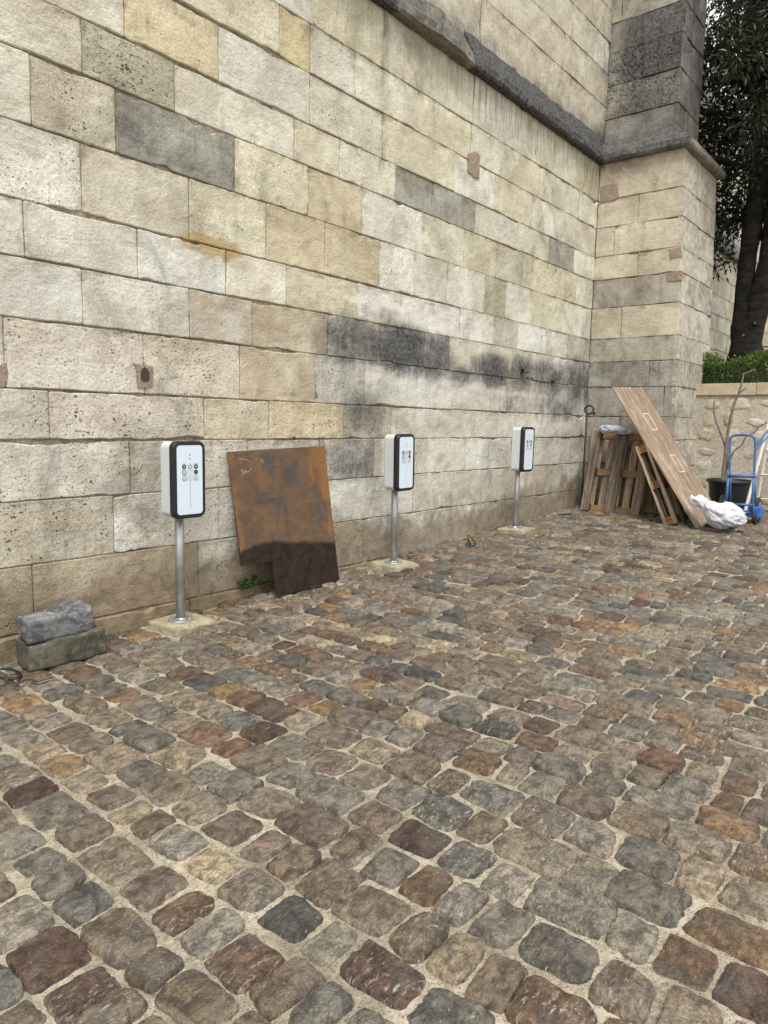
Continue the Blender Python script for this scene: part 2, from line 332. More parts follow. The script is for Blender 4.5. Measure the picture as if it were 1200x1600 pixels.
PW_NEW = m_wood('fresh_pallet_wood', (0.18,0.11,0.05), (0.33,0.22,0.11), 1, 'y', 0.4)
PW_DECK = m_wood('pallet_deck_wood', (0.14,0.11,0.08), (0.47,0.38,0.27), 1, 'z', 0.35)
PW_BLK = m_wood('pallet_block_wood', (0.075,0.032,0.015), (0.18,0.082,0.036), 1, 'x', 0.3)
PLY = m_ply()
GREYW = m_wood('grey_plank_wood', (0.16,0.15,0.14), (0.34,0.32,0.30), 1, 'z', 0.3)
TAPE = m_plain('white_tape', (0.56,0.50,0.41), 0.7, 0, 0.1, 20)
SACKM = m_plain('white_woven_sack', (0.52,0.53,0.57), 0.8, 0, 0.12, 9, 0.5, 0.2, (0.36,0.36,0.37))
FILM = m_plain('grey_plastic_film', (0.42,0.46,0.52), 0.3, 0, 0.5, 14, 0.2, 0.5, (0.05,0.06,0.09))
POTM = m_plain('black_plastic_pot', (0.014,0.016,0.020), 0.45, 0, 0.2, 6, 0.1)
SOIL = m_mortar('pot_soil', (0.05,0.035,0.022), (0.09,0.065,0.04))
BLUE = m_plain('blue_paint', (0.035,0.105,0.26), 0.42, 0, 0.2, 12, 0.1, 0.5, (0.12,0.13,0.15))
BLUE2 = m_plain('bright_blue_plastic', (0.02,0.13,0.42), 0.4, 0, 0.15, 10)
TYRE = m_plain('grey_black_tyre', (0.02,0.02,0.021), 0.75, 0, 0.25, 10)
ALU = m_plain('pale_aluminium', (0.70,0.69,0.66), 0.45, 0.0, 0.08, 12)
IRON = m_plain('rusty_iron', (0.045,0.036,0.030), 0.7, 0.3, 0.4, 25, 0.4)
TWIG = m_plain('dry_twig_bark', (0.155,0.125,0.10), 0.9, 0, 0.35, 40, 0.4)
BARK = m_bark()
LEAF_T = m_leaf('dark_evergreen_leaf', (0.006,0.010,0.005), (0.026,0.038,0.011))
LEAF_H = m_leaf('hedge_leaf', (0.022,0.042,0.010), (0.10,0.165,0.024))
LEAF_W = m_leaf('weed_leaf', (0.03,0.065,0.015), (0.07,0.13,0.03))

# ------------------------------------------------------------------ stone block builder
def blk_axes(w, edge, cell, lo, hi):
    n = max(lo, min(hi, round(w/cell))); e = min(edge/w, 0.2)
    return [0.0, e] + [e+(1-2*e)*i/n for i in range(1, n)] + [1-e, 1.0]
ERO = []
def block_mesh(fr_, u0, u1, v0, v1, tint, pit, seed, wearf, cell=0.06, rough=1.0, d0=None, gap=0.0012, skirt=-0.05):
    rn = random.Random(seed)
    S_ = blk_axes(u1-u0, 0.007, cell, 3, 40); T_ = blk_axes(v1-v0, 0.007, cell, 3, 14)
    if d0 is None: d0 = rn.uniform(-0.003, 0.005)
    tu, tv = rn.uniform(-0.006,0.006)*rough, rn.uniform(-0.006,0.006)*rough
    er = rn.choice([0.3,0.5,0.8,1.0,1.7])*rough
    vs, fs, tn, we, ex = [], [], [], [], []
    nu, nv = len(S_), len(T_)
    loc_ = [e for e in ERO if fr_ is F_wall and (abs(e[1]-v0) < 0.12 or abs(e[1]-v1) < 0.12)]
    def ero(k, a): # inward wander of the arris
        add = 0.0
        if k < 2:
            for (x_, z_, rx_, am) in loc_:
                if abs(z_-(v1 if k else v0)) < 0.12: add = max(add, 0.5*am*math.exp(-((a-x_)/rx_)**4)*(0.55+0.7*nz(a*6, seed, k)+0.35*nz(a*19, seed, k)))
        return gap + max(0, add) + er*(0.005*abs(nz(a*14+k*31.7, seed*1.37, k)) + (0.06 if k == 1 else 0.04)*max(0, nz(a*3.6+k*17.1, seed*0.71, 5.5+k)+0.35*nz(a*13, seed, k)-0.22)**1.15)
    for j, t in enumerate(T_):
        v = v0+(v1-v0)*t
        for i, s in enumerate(S_):
            u = u0+(u1-u0)*s
            eb, et, el, er_ = ero(0,u), ero(1,u), ero(2,v)*0.7, ero(3,v)*0.7
            uu = (u0+el)+(u1-er_-u0-el)*s; vv = (v0+eb)+(v1-et-v0-eb)*t
            cor = (s in (0.0,1.0)) and (t in (0.0,1.0))
            d = d0 + tu*(s-0.5) + tv*(t-0.5) + rough*(0.0045*nz(u*4.1, v*4.1, seed*0.37) + 0.003*nz(u*13, v*13, seed*0.11+9))
            dist = min(uu-u0-gap, u1-gap-uu, vv-v0-gap, v1-gap-vv)
            d -= 0.012*rough*max(0, nz(u*6, v*6, seed*0.9+3)-0.25)*(1.5 if dist < 0.05 else 0.6)
            if s in (0.0,1.0) or t in (0.0,1.0): d -= 0.004+0.005*abs(nz(u*15, v*15, seed))
            if cor:
                uu += 0.006 if s == 0 else -0.006; vv += 0.006 if t == 0 else -0.006
            vs.append(fr_(uu, vv, d)); tn.append((*tint, pit)); a, b = wearf(uu, vv); we.append(a); ex.append((b[0], b[1], b[2], 0.85*max(0, 1-max(dist, 0)/0.07)+(0.25 if vv > v1-0.10 else 0)))
    for j in range(nv-1):
        for i in range(nu-1):
            k = j*nu+i; fs.append((k, k+1, k+nu+1, k+nu))
    ring = [i for i in range(nu)] + [j*nu+nu-1 for j in range(1, nv)] + [(nv-1)*nu+i for i in range(nu-2, -1, -1)] + [j*nu for j in range(nv-2, 0, -1)]
    base = len(vs)
    for k in ring:
        j, i = divmod(k, nu); t, s = T_[j], S_[i]
        vs.append(fr_(u0+(u1-u0)*s, v0+(v1-v0)*t, skirt)); tn.append(tn[k]); we.append(we[k]); ex.append(ex[k])
    L = len(ring)
    for q in range(L):
        q2 = (q+1) % L; fs.append((ring[q], base+q, base+q2, ring[q2]))
    return vs, fs, dict(tint=tn, wear=we, extra=ex)
def join(parts):
    vs, fs, at = [], [], {}
    for v, f, a in parts:
        o = len(vs); vs += v; fs += [tuple(i+o for i in q) for q in f]
        for k, d in a.items(): at.setdefault(k, []).extend(d)
    return vs, fs, at

# ------------------------------------------------------------------ the great wall: courses and joints read from the photograph
ZL = dict(P=0.228, H=0.645, G=1.04, F=1.405, E=1.713, D=2.125, C=2.475, B=2.80, A=3.225, K0=3.62, K1=3.94, K2=4.33, K3=4.70, T=5.19)
ORD = ['P','H','G','F','E','D','C','B','A','K0','K1','K2','K3','T']
JP = {  # vertical joints (pixels, x and a y inside the course), by lower bed
 'P': [(52,920),(310,888),(440,862),(567,843),(720,817),(779,800),(832,785)],
 'H': [(178,822),(343,803),(480,790),(646,782),(766,758),(833,752),(880,745)],
 'G': [(204,730),(387,720),(500,715),(584,717),(666,714),(727,711),(800,708),(853,706)],
 'F': [(319,652),(420,656),(537,659),(612,658),(687,662),(738,665),(777,665),(838,667),(893,667)],
 'E': [(6,532),(225,555),(375,585),(493,593),(571,600),(651,607),(706,617),(783,624),(827,631),(898,640)],
 'D': [(129,467),(296,490),(395,505),(513,525),(593,540),(663,552),(702,553),(744,562),(817,570),(860,578),(901,585)],
 'C': [(38,356),(215,396),(353,425),(448,450),(559,474),(627,488),(719,508),(771,519),(809,529),(853,537),(887,544)],
 'B': [(128,275),(296,327),(416,362),(508,387),(593,413),(647,430),(699,450),(756,460),(790,470),(828,482),(879,494)],
 'A': [(48,142),(181,188),(368,255),(482,300),(566,330),(661,363),(726,380),(776,405),(817,425),(867,440),(900,452)],
 'K0': [(127,72),(273,135),(460,217),(531,250),(618,285),(676,312),(743,342),(808,368),(858,385),(898,400)],
 'K1': [(194,30),(342,82),(485,175),(599,212),(711,272),(774,300),(833,333),(880,355)],
 'K2': [(437,95),(485,110),(555,115),(653,172),(737,218),(810,265),(852,290),(906,320)],
 'K3': [(491,20),(600,60),(700,130),(740,165),(828,215),(891,260)],
}
XB = 9.97                                             # face of the buttress
CREAM, PALE, YEL, TAN, PINK, GRY = (0.57,0.535,0.455), (0.60,0.58,0.52), (0.56,0.52,0.415), (0.50,0.46,0.385), (0.575,0.54,0.475), (0.37,0.355,0.315)
DGR = (0.36,0.345,0.305); BRIGHT = (0.60,0.555,0.45)
OVR = [  # single stones whose colour stands out: (pixel, tint, pit, soot)
 ((275,215), DGR, 0.5, 0.52), ((645,300), GRY, 0.7, 0.42), ((710,328), GRY, 0.3, 0.40), ((880,392), GRY, 0.3, 0.42), ((200,110), (0.40,0.37,0.305), 1.0, 0.06),
 ((400,437), BRIGHT, 0.1, 0), ((215,470), (0.58,0.55,0.48), 0.6, 0), ((340,490), TAN, 0.5, 0), ((450,520), (0.46,0.40,0.30), 0.2, 0),
 ((430,590), (0.48,0.415,0.31), 0.15, 0), ((110,550), (0.57,0.525,0.445), 0.8, 0), ((300,570), (0.55,0.50,0.41), 0.9, 0), ((150,640), (0.55,0.50,0.42), 0.85, 0),
 ((370,655), (0.54,0.48,0.37), 0.9, 0), ((475,660), (0.56,0.49,0.34), 0.8, 0), ((560,660), (0.44,0.40,0.335), 0.8, 0.25), ((530,610), (0.47,0.45,0.40), 0.8, 0.25),
 ((655,240), YEL, 0.2, 0), ((500,320), (0.50,0.44,0.32), 0.2, 0), ((460,380), (0.52,0.455,0.335), 0.2, 0), ((550,400), (0.51,0.45,0.335), 0.5, 0), ((500,450), (0.50,0.445,0.335), 0.2, 0),
 ((100,720), (0.54,0.505,0.435), 0.9, 0.05), ((250,730), (0.54,0.51,0.44), 0.8, 0.05), ((90,850), (0.47,0.425,0.34), 0.9, 0.05), ((530,720), (0.45,0.42,0.37), 0.95, 0.3),
 ((850,310), YEL, 0.2, 0), ((775,460), (0.42,0.385,0.30), 0.4, 0.1), ((60,20), CREAM, 0.6, 0), ((290,60), (0.53,0.46,0.325), 0.4, 0), ((460,100), (0.52,0.455,0.30), 0.4, 0),
 ((20,930), (0.40,0.35,0.265), 0.9, 0), ((170,900), (0.43,0.37,0.275), 0.5, 0), ((750,560), BRIGHT, 0.1, 0.1), ((555,530), (0.44,0.42,0.37), 0.5, 0.5), ((630,540), (0.36,0.35,0.32), 0.4, 0.7), ((682,548), (0.40,0.385,0.35), 0.4, 0.55), ((722,557), (0.56,0.52,0.43), 0.2, 0.0), ((730,300), PALE, 0.3, 0),
]
def pxm(px, Y=0.0): p = onY(px[0], px[1], Y); return p.x, p.z
OV = [(*pxm(p), t, q, s_) for p, t, q, s_ in OVR]
SOOT = [(*pxm(p), rx, rz, s_) for p, rx, rz, s_ in [
 ((552,535),0.46,0.22,0.9), ((630,545),0.46,0.24,1.1), ((680,560),0.34,0.22,0.95), ((590,490),0.4,0.08,0.45), ((770,578),0.42,0.20,1.1), ((815,584),0.55,0.22,0.9), ((860,592),0.65,0.23,0.9), ((905,598),0.5,0.33,0.95), ((722,585),0.25,0.10,0.8), ((725,590),0.35,0.10,0.7),
 ((545,600),0.25,0.25,0.45), ((590,610),0.35,0.12,0.35), ((800,630),0.6,0.15,0.6), ((870,638),0.8,0.18,0.65), ((700,600),0.5,0.12,0.4),
 ((570,650),0.28,0.18,0.65), ((550,715),0.30,0.2,0.7), ((500,720),0.3,0.2,0.35), ((250,800),0.35,0.13,0.42), ((130,840),0.4,0.13,0.38), ((40,705),0.3,0.06,0.5), ((250,815),0.22,0.1,0.3),
 ((290,395),0.05,0.05,0.1), ((700,668),0.5,0.05,0.35), ((860,690),0.6,0.08,0.35), ((700,775),0.5,0.07,0.4), ((840,740),0.5,0.06,0.35), ((620,770),0.35,0.1,0.35), ((900,700),0.4,0.4,0.25),
 ((600,80),0.06,0.3,0.6), ((300,30),0.5,0.05,0.35), ((530,200),0.5,0.05,0.3), ((400,160),0.5,0.05,0.3), ((740,275),0.5,0.05,0.3), ((880,372),0.5,0.06,0.45), ((680,430),0.4,0.06,0.25), ((190,10),0.4,0.06,0.35), ((580,425),0.3,0.05,0.2)]]
OCHRE = [(*pxm(p), rx, rz, s_) for p, rx, rz, s_ in [((330,385),0.28,0.07,1.0), ((322,472),0.08,0.05,0.7), ((250,430),0.12,0.05,0.3), ((890,170),0.15,0.1,0.4)]]
EFF = [(*pxm(p), rx, rz, s_) for p, rx, rz, s_ in [((640,585),0.55,0.03,0.6), ((720,600),0.6,0.035,0.7), ((800,616),0.7,0.04,0.7), ((850,620),0.5,0.04,0.6), ((590,575),0.3,0.03,0.6), ((590,476),0.42,0.07,0.9), ((670,506),0.45,0.07,0.85), ((520,490),0.15,0.08,0.6), ((720,550),0.2,0.12,0.5), ((620,800),0.25,0.12,0.5), ((690,770),0.35,0.1,0.55), ((560,600),0.15,0.2,0.4), ((780,800),0.1,0.1,0.4), ((880,535),0.5,0.1,0.5)]]
def spots(L, u, v):
    r = 0.0
    for (x, z, rx, rz, s_) in L:
        dx, dz = (u-x)/rx, (v-z)/rz; q = dx*dx+dz*dz
        if q < 4: r = max(r, s_*math.exp(-q*q*0.45))
    return r
def wall_wear(extra_soot=0.0):
    def f(u, v):
        h = v - gz(u)
        soot = max(extra_soot, spots(SOOT, u, v))
        damp = 0.95*(1-sst(0.02, 0.62, h+0.22*nz(u*1.1, 3.3)+0.05*nz(u*5, v*5))) + 0.28*(1-sst(0.5, 1.3, h))
        streak = (sst(4.6, 5.1, v)*(0.35+0.65*sst(6.3, 6.9, u)) if v < 5.19 else 0.0)
        return (soot, damp, 0, 1), (streak, spots(OCHRE, u, v), spots(EFF, u, v), 1)
    return f
def pick_tint(rn, u, v):
    lo = 1-sst(2.0, 3.3, v)
    c = rn.choices([CREAM, PALE, YEL, TAN, PINK], [3, 2+lo*2, 2.2*(1-lo)+0.3, 1.2, 1+lo])[0]
    k = rn.uniform(0.93, 1.06); return tuple(x*k for x in c)
def F_wall(u, v, d): return (u, -d, v)
def F_up(u, v, d): return (u, 0.06-d, v)

ERO += [(*pxm(p), rx, am) for p, rx, am in [((300,108),0.75,0.035), ((215,70),0.4,0.03), ((420,172),0.5,0.028), ((330,40),0.45,0.04), ((400,78),0.35,0.045), ((520,215),0.45,0.02), ((60,82),0.35,0.02), ((180,240),0.5,0.014), ((130,330),0.22,0.05), ((250,360),0.6,0.012), ((40,398),0.5,0.012), ((560,447),0.3,0.025), ((520,428),0.5,0.016), ((660,470),0.5,0.022), ((440,480),0.5,0.012),
  ((250,380),0.4,0.01), ((110,607),0.3,0.018), ((260,617),0.4,0.02), ((80,690),0.8,0.03), ((215,688),0.4,0.028), ((620,634),0.5,0.02), ((480,686),0.4,0.02), ((880,372),0.6,0.022), ((760,320),0.6,0.02), ((700,300),0.5,0.018), ((850,335),0.5,0.015), ((620,310),0.4,0.016), ((780,645),0.9,0.014), ((870,682),0.8,0.016), ((200,525),0.5,0.014), ((330,540),0.25,0.03)]]
wall = None
def quad_core(name, quads, m, parent=None):
    vs, fs = [], []
    for q in quads:
        o = len(vs); vs += q; fs.append((o, o+1, o+2, o+3))
    return mesh_obj(name, vs, fs, m, parent)
# mortar core of the wall (recessed behind the stones), lower and upper stage, with a back so that it is a solid body
XL, XR, ZT = -6.0, 19.8, 8.1
def bx_quads(x0, x1, y0, y1, z0, z1):
    p = [(x0,y0,z0),(x1,y0,z0),(x1,y1,z0),(x0,y1,z0),(x0,y0,z1),(x1,y0,z1),(x1,y1,z1),(x0,y1,z1)]
    return [[p[i] for i in q] for q in ((0,1,5,4),(1,2,6,5),(2,3,7,6),(3,0,4,7),(4,5,6,7),(3,2,1,0))]
wall = quad_core('stone_wall', bx_quads(XL, XR, 0.012, 0.9, -0.5, 5.4) + bx_quads(XL, XR, 0.069, 0.9, 5.4, ZT), JOINT)
tag(wall, 'long tall wall of weathered cream limestone blocks with a blackened sloping string course', 'wall')
rnd = random.Random(11); far = []; seed = 0
def do_block(frm, u0, u1, v0, v1, vis, wfn=None, tint=None, pit=None, parent=None, **kw):
    global seed
    seed += 1; rn = random.Random(seed*7+3)
    cu, cv = (u0+u1)/2, (v0+v1)/2
    tt = tint or pick_tint(rn, cu, cv); pp = rn.choice([0.25,0.35,0.5,0.6,0.75]) if pit is None else pit; so = 0.0
    if pit is None and frm is F_wall and cv < 1.8 and cu < 5: pp = max(pp, 0.8)
    if frm is F_wall and cu < XB:
        for (x, z, t_, q, s_) in OV:
            if u0 <= x < u1 and v0 <= z < v1: tt, pp, so = t_, q, s_
    tt = (tt[0]*0.985, tt[1]*1.015, tt[2]*(1.05 if cv < 2.9 or cv > 5.3 else 1.0))
    b = block_mesh(frm, u0, u1, v0, v1, tt, pp, seed, wfn or wall_wear(so), **kw)
    if vis: mesh_obj('stone_block', b[0], b[1], LIME, parent or wall, b[2])
    else: far.append(b)
for ci, nm in enumerate(ORD[:-1]):
    z0, z1 = ZL[nm], ZL[ORD[ci+1]]
    js = sorted(onY(x, y).x for x, y in JP[nm])
    xs = [js[0]]
    while xs[0] > XL+0.3: xs.insert(0, max(XL, xs[0]-rnd.uniform(0.6, 1.25)))
    xs += js[1:] + [XB]
    for a, b in zip(xs[:-1], xs[1:]):
        pa, pb = proj((b, 0, (z0+z1)/2)), proj((a, 0, (z0+z1)/2))
        vis = pa[0] > -5 and pa[1] > -60 and b > 0.3
        do_block(F_wall, a, b, z0, z1, vis, cell=0.036 if b < 7 else 0.055)
# plinth under the lowest bed: follows the rising ground
x = -0.5
while x < 8.0:
    w = rnd.uniform(0.8, 1.5); x1 = min(8.0, x+w)
    if ZL['P']-gz(x1) > -0.2: do_block(lambda u, v, d: (u, -0.022-d, v), x, x1, -0.2, ZL['P']-0.002, x1 > 1.5 and x < 5.3, tint=(0.36,0.30,0.215), pit=0.4, cell=0.07)
    x = x1
# far stretch behind the buttress
for ci, nm in enumerate(ORD[:-1]):
    x = 11.45
    while x < XR:
        x1 = min(XR, x+rnd.uniform(0.5, 1.1)); do_block(F_wall, x, x1, ZL[nm], ZL[ORD[ci+1]], False, cell=0.25); x = x1
# upper stage
UZ = [5.30, 6.04, 6.47, 6.89, 7.30, 7.70, 8.10]
UJ = [[(752,35),(822,85),(891,152)], [(797,15),(859,60),(883,83),(914,112)], [(895,43),(930,73)], [], [], []]
def up_wear(u, v):
    so = 0.75*(1-sst(5.5, 5.9+0.12*nz(u*2.1,7), v)) + 0.5*sst(9.6, 10.3, u)*(u < 11)
    return (so if u < 11 else so+0.1, 0, 0, 1), (0.12, spots(OCHRE, u, v), 0.1, 1)
for ci in range(6):
    js = sorted(onY(x, y, 0.06).x for x, y in UJ[ci]) or [8.0, 8.9, 9.6]
    xs = js[:]
    while xs[0] > XL+0.3: xs.insert(0, max(XL, xs[0]-rnd.uniform(0.6, 1.2)))
    xs.append(10.24)
    for a, b in zip(xs[:-1], xs[1:]):
        p = proj((b, 0.06, UZ[ci])); do_block(F_up, a, b, UZ[ci], UZ[ci+1], p[1] > -10 and p[0] > 500, up_wear, tint=rnd.choice([PALE, (0.53,0.49,0.40), (0.50,0.455,0.36), (0.55,0.51,0.42)]), pit=rnd.choice([0.2,0.4,0.6]), cell=0.08)
    x = 11.0
    while x < XR:
        x1 = min(XR, x+rnd.uniform(0.6, 1.1)); do_block(F_up, x, x1, UZ[ci], UZ[ci+1], False, up_wear, cell=0.25); x = x1
v_, f_, a_ = join(far); fo = mesh_obj('far_stone_blocks', v_, f_, LIME, wall, a_); fo['kind'] = 'stuff'; far = []

# string course: each length of moulding is a stone of its own
def cornice(parent, p0, p1, nrm, prof, seed, soot, tint, worn=0.0, m0=0.0, m1=0.0):
    p0, p1, nrm = V(p0), V(p1), V(nrm); L = (p1-p0).length; t = (p1-p0)/L; n = max(4, int(L/0.06))
    vs, fs, tn, we, ex = [], [], [], [], []
    K = len(prof)
    for i in range(n+1):
        for k, (d, z) in enumerate(prof):
            s = i/n; along = m0*d + s*(L-m1*d-m0*d)
            q = p0 + t*along
            w = nz(q.x*7+seed, q.y*7, z*7)*0.007 + nz(q.x*2.5+seed, q.y*2.5+9, z*3)*0.008
            if 1 <= k < K-1: d2 = d + w + worn*(0.05*math.sin(math.pi*s)*(k in (2,3)) - 0.05*max(0, nz(q.x*6, q.y*6, z*9+seed)))
            else: d2 = d
            z2 = z + (0.5*w if 1 <= k < K-1 else 0) - 0.02*max(0, nz(q.x*11+seed, 4, z))*(k in (1,2))
            vs.append(q + nrm*d2 + V((0,0,z2))); tn.append((*tint, 0.5)); we.append((soot*(0.75 if k <= 1 else 1), 0.5 if k == 0 else 0, 0, 1)); ex.append((0.1, 0, worn*0.5 if k in (2,3) else 0, 0))
    for i in range(n):
        for k in range(K-1): a = i*K+k; fs.append((a, a+K, a+K+1, a+1))
    fs.append(tuple(range(K-1, -1, -1))); fs.append(tuple(n*K+k for k in range(K)))
    return mesh_obj('cornice_stone', vs, fs, LIME, parent, dict(tint=tn, wear=we, extra=ex))
CPROF = [(-0.06, 5.185), (0.085, 5.19), (0.095, 5.215), (0.09, 5.29), (0.05, 5.38), (-0.01, 5.50), (-0.065, 5.61), (-0.10, 5.62)]
BPROF = [(-0.06, 5.185), (0.085, 5.19), (0.095, 5.215), (0.09, 5.28), (0.03, 5.36), (-0.08, 5.44), (-0.18, 5.54), (-0.26, 5.56)]
def seam(px): return onY(px[0], px[1], -0.09).x
cx = [-6.0, -4.6, -3.3, -2.1, -0.8, 0.5, 1.8, 3.1, 4.3, seam((622,18)), seam((742,108)), seam((822,160)), seam((885,205)), XB]
for i in range(len(cx)-1):
    a, b = cx[i]+0.003, cx[i+1]-0.003; broken = i == 9
    cornice(wall, (a,0,0), (b,0,0), (0,-1,0), CPROF, i*3.1, 0.9 if broken else 1.2, (0.33,0.285,0.215) if broken else (0.085,0.088,0.092), 1.0 if broken else 0.25, 0, 1.0 if i == len(cx)-2 else 0)
x = 11.55
while x < XR-0.2:
    x1 = min(XR, x+1.3); cornice(wall, (x,0,0), (x1-0.006,0,0), (0,-1,0), CPROF, x, 0.9, (0.33,0.32,0.30), 0.3); x = x1

# mortar repairs
def patch(parent, frm, pts, m, d=0.006, seed=1):
    vs, fs = [], []; n = len(pts); ring = []
    for i in range(n):
        a, b = pts[i], pts[(i+1)%n]
        for k in range(4):
            t = k/4; u, v = a[0]+(b[0]-a[0])*t, a[1]+(b[1]-a[1])*t
            ring.append((u+0.012*nz(u*30, v*30, seed), v+0.012*nz(u*30, v*30, seed+5)))
    for u, v in ring: vs.append(frm(u, v, d+0.003*nz(u*20, v*20, 2)))
    for u, v in ring: vs.append(frm(u, v, -0.03))
    L = len(ring); c = len(vs)
    vs.append(frm(sum(r[0] for r in ring)/L, sum(r[1] for r in ring)/L, d+0.003))
    for i in range(L): j = (i+1)%L; fs += [(c, i, j), (i, i+L, j+L, j)]
    return mesh_obj('mortar_patch', vs, fs, m, parent)
def wp(L): return [pxm(p) for p in L][::-1]
patch(wall, F_wall, wp([(731,240),(741,237),(749,243),(748,279),(740,277),(730,268)]), PATCH, 0.009)
pt = patch(wall, F_wall, wp([(210,568),(238,572),(238,604),(215,607)]), PATCH, 0.008, 3)
hv = [F_wall(*pxm((225+7*math.cos(a)*(1+0.3*nz(a,1)), 586+11*math.sin(a)*(1+0.3*nz(a,5)))), 0.0135) for a in [k*0.5236 for k in range(12)]]
mesh_obj('painted_hole', hv+[F_wall(*pxm((225,586)), 0.0125)], [(12,(k+1)%12,k) for k in range(12)], m_plain('hole_shade_paint', (0.05,0.035,0.028), 1.0), pt)  # dark disc on the patch, painted as the shade inside a hole
patch(wall, F_wall, wp([(-12,575),(9,567),(12,590),(6,602),(-12,606)]), PATCH, 0.007, 8)

# ------------------------------------------------------------------ buttresses
def make_buttress(x0, name, label, detail):
    yb = lambda z: -1.14 - (5.15-z)*0.036
    xe = 1.50
    def core(bx0, bx1, y0, z0, z1):
        q = []
        p = [(bx0,y0(z0),z0),(bx1,y0(z0),z0),(bx1,0.2,z0),(bx0,0.2,z0),(bx0,y0(z1),z1),(bx1,y0(z1),z1),(bx1,0.2,z1),(bx0,0.2,z1)]
        return [[p[i] for i in k] for k in ((0,1,5,4),(1,2,6,5),(2,3,7,6),(3,0,4,7),(4,5,6,7))]
    b = quad_core(name, core(x0+0.022, x0+xe, lambda z: yb(z)+0.022, -0.5, 5.4) + core(x0+0.262, x0+1.12, lambda z: -0.908, 5.4, ZT), JOINT)
    tag(b, label, 'buttress')
    Ffr = lambda u, v, d: (x0-d, u*yb(v)/1.2, v)          # u 0..1.2 across the face
    Fsd = lambda u, v, d: (x0+u, yb(v)-d, v)
    Fuf = lambda u, v, d: (x0+0.23-d, 0.06-u*1.0, v); Fus = lambda u, v, d: (x0+0.23+u, -0.94-d, v)
    Fbk = lambda u, v, d: (x0+xe+d, u*yb(v)/1.2, v)
    ctint = {'P':(0.33,0.31,0.27),'H':(0.36,0.34,0.30),'G':(0.38,0.36,0.32),'F':(0.38,0.365,0.33),'E':(0.36,0.345,0.31),'D':(0.37,0.355,0.32),'C':(0.42,0.395,0.34),'B':(0.50,0.46,0.375),'A':(0.40,0.375,0.32),'K0':(0.51,0.465,0.375),'K1':(0.52,0.48,0.395),'K2':(0.52,0.475,0.385),'K3':(0.51,0.46,0.375)}
    csoot = {'P':0.3,'H':0.4,'G':0.45,'F':0.5,'E':0.62,'D':0.78,'C':0.45,'B':0.08,'A':0.5,'K0':0.05,'K1':0.0,'K2':0.0,'K3':0.08}
    cj = {'K2':[0.5],'K1':[0.23],'K0':[0.52],'B':[0.36],'D':[0.7],'E':[0.87],'F':[0.4],'G':[0.6],'H':[0.35],'P':[0.6]}
    sj = {'K3':[0.22],'K2':[0.5],'K1':[0.42],'K0':[0.75],'A':[0.28],'B':[0.55],'C':[0.4],'D':[0.65],'E':[0.5],'F':[0.7],'G':[0.4],'H':[0.6],'P':[0.5]}
    lst = []
    def put(frm, u0, u1, v0, v1, tint, pit, wf, vis=True):
        global seed
        seed += 1; m = block_mesh(frm, u0, u1, v0, v1, tint, pit, seed, wf, cell=0.075 if detail else 0.3, rough=1.3)
        if detail and vis: mesh_obj('stone_block', m[0], m[1], LIME, b, m[2])
        else: lst.append(m)
    for ci, nm in enumerate(ORD[:-1]):
        z0, z1 = ZL[nm], ZL[ORD[ci+1]]
        if nm == 'P': z0 = 0.0
        def wf(u, v, nm=nm):
            h = v-gz(x0); damp = 0.7*(1-sst(0.05, 0.6, h+0.2*nz(u*2, 5)))
            so = csoot[nm]*(0.75+0.5*nz(u*1.7+3, v*1.7, 4))
            if nm == 'A' and (u > 1.0 or u < 0.12): so *= 0.3
            if nm == 'D' and u > 1.0: so *= 0.7
            return (so, damp, 0, 1), (0, 0.38 if nm == 'B' and u < 0.4 else 0.0, 0.4 if u > 1.12 else 0.12, 1)
        us = [0.0]+[k*1.2 for k in cj.get(nm, [])]+[1.2]
        for k in range(len(us)-1):
            kk = rnd.uniform(0.92,1.07); t = tuple(c*kk for c in ctint[nm])
            put(Ffr, us[k], us[k+1], z0, z1, t, 0.3, wf)
        def wf2(u, v, nm=nm):
            h = v-gz(x0)
            return (0.12+0.45*csoot[nm]+0.15*nz(u*3, v*2, 8), 0.4*(1-sst(0.1,0.6,h)), 0, 1), (0.35 if v > 4.2 else 0.0, 0, 0.5, 1)
        us = [0.004]+[k*xe for k in sj[nm]]+[xe]
        for k in range(len(us)-1):
            kk = rnd.uniform(0.85,1.0); put(Fsd, us[k], us[k+1], z0, z1, tuple(c*kk for c in (0.46,0.43,0.36)), 0.4, wf2)
        m = block_mesh(Fbk, 0.0, 1.2, z0, z1, (0.4,0.37,0.31), 0.3, seed+900, wf2, cell=0.3); m = (m[0], [tuple(reversed(q)) for q in m[1]], m[2]); lst.append(m)
    us_soot = [0.6, 0.8, 1.15, 1.05, 0.5, 1.1]
    bz = [5.40, 5.86, 6.30, 6.74, 7.12, 7.55, 8.10]; bj = [[0.18], [], [0.5], [0.45], [0.15], [0.5]]
    for ci in range(6):
        def wf(u, v, ci=ci): return (us_soot[ci]*(0.3+0.7*sst(0.05, 0.35, u+0.1*nz(u*3, v*3))), 0, 0, 1), (0.2, 0, 0.25 if ci in (0,4) else 0, 1)
        us = [0.0]+bj[ci]+[1.0]
        for k in range(len(us)-1): put(Fuf, us[k], us[k+1], bz[ci], bz[ci+1], (0.36,0.34,0.295) if ci == 4 else (0.30,0.29,0.265), 1.5 if ci in (1,2) else 0.5, wf)
        def wf3(u, v): return (0.8+0.25*nz(u*2, v*2, 2), 0, 0, 1), (0.3, 0, 0.3 if u < 0.25 else 0, 1)
        us = [0.004, 0.45 if ci % 2 else 0.3, 0.92]
        for k in range(2): put(Fus, us[k], us[k+1], bz[ci], bz[ci+1], (0.28,0.275,0.255), 0.4, wf3)
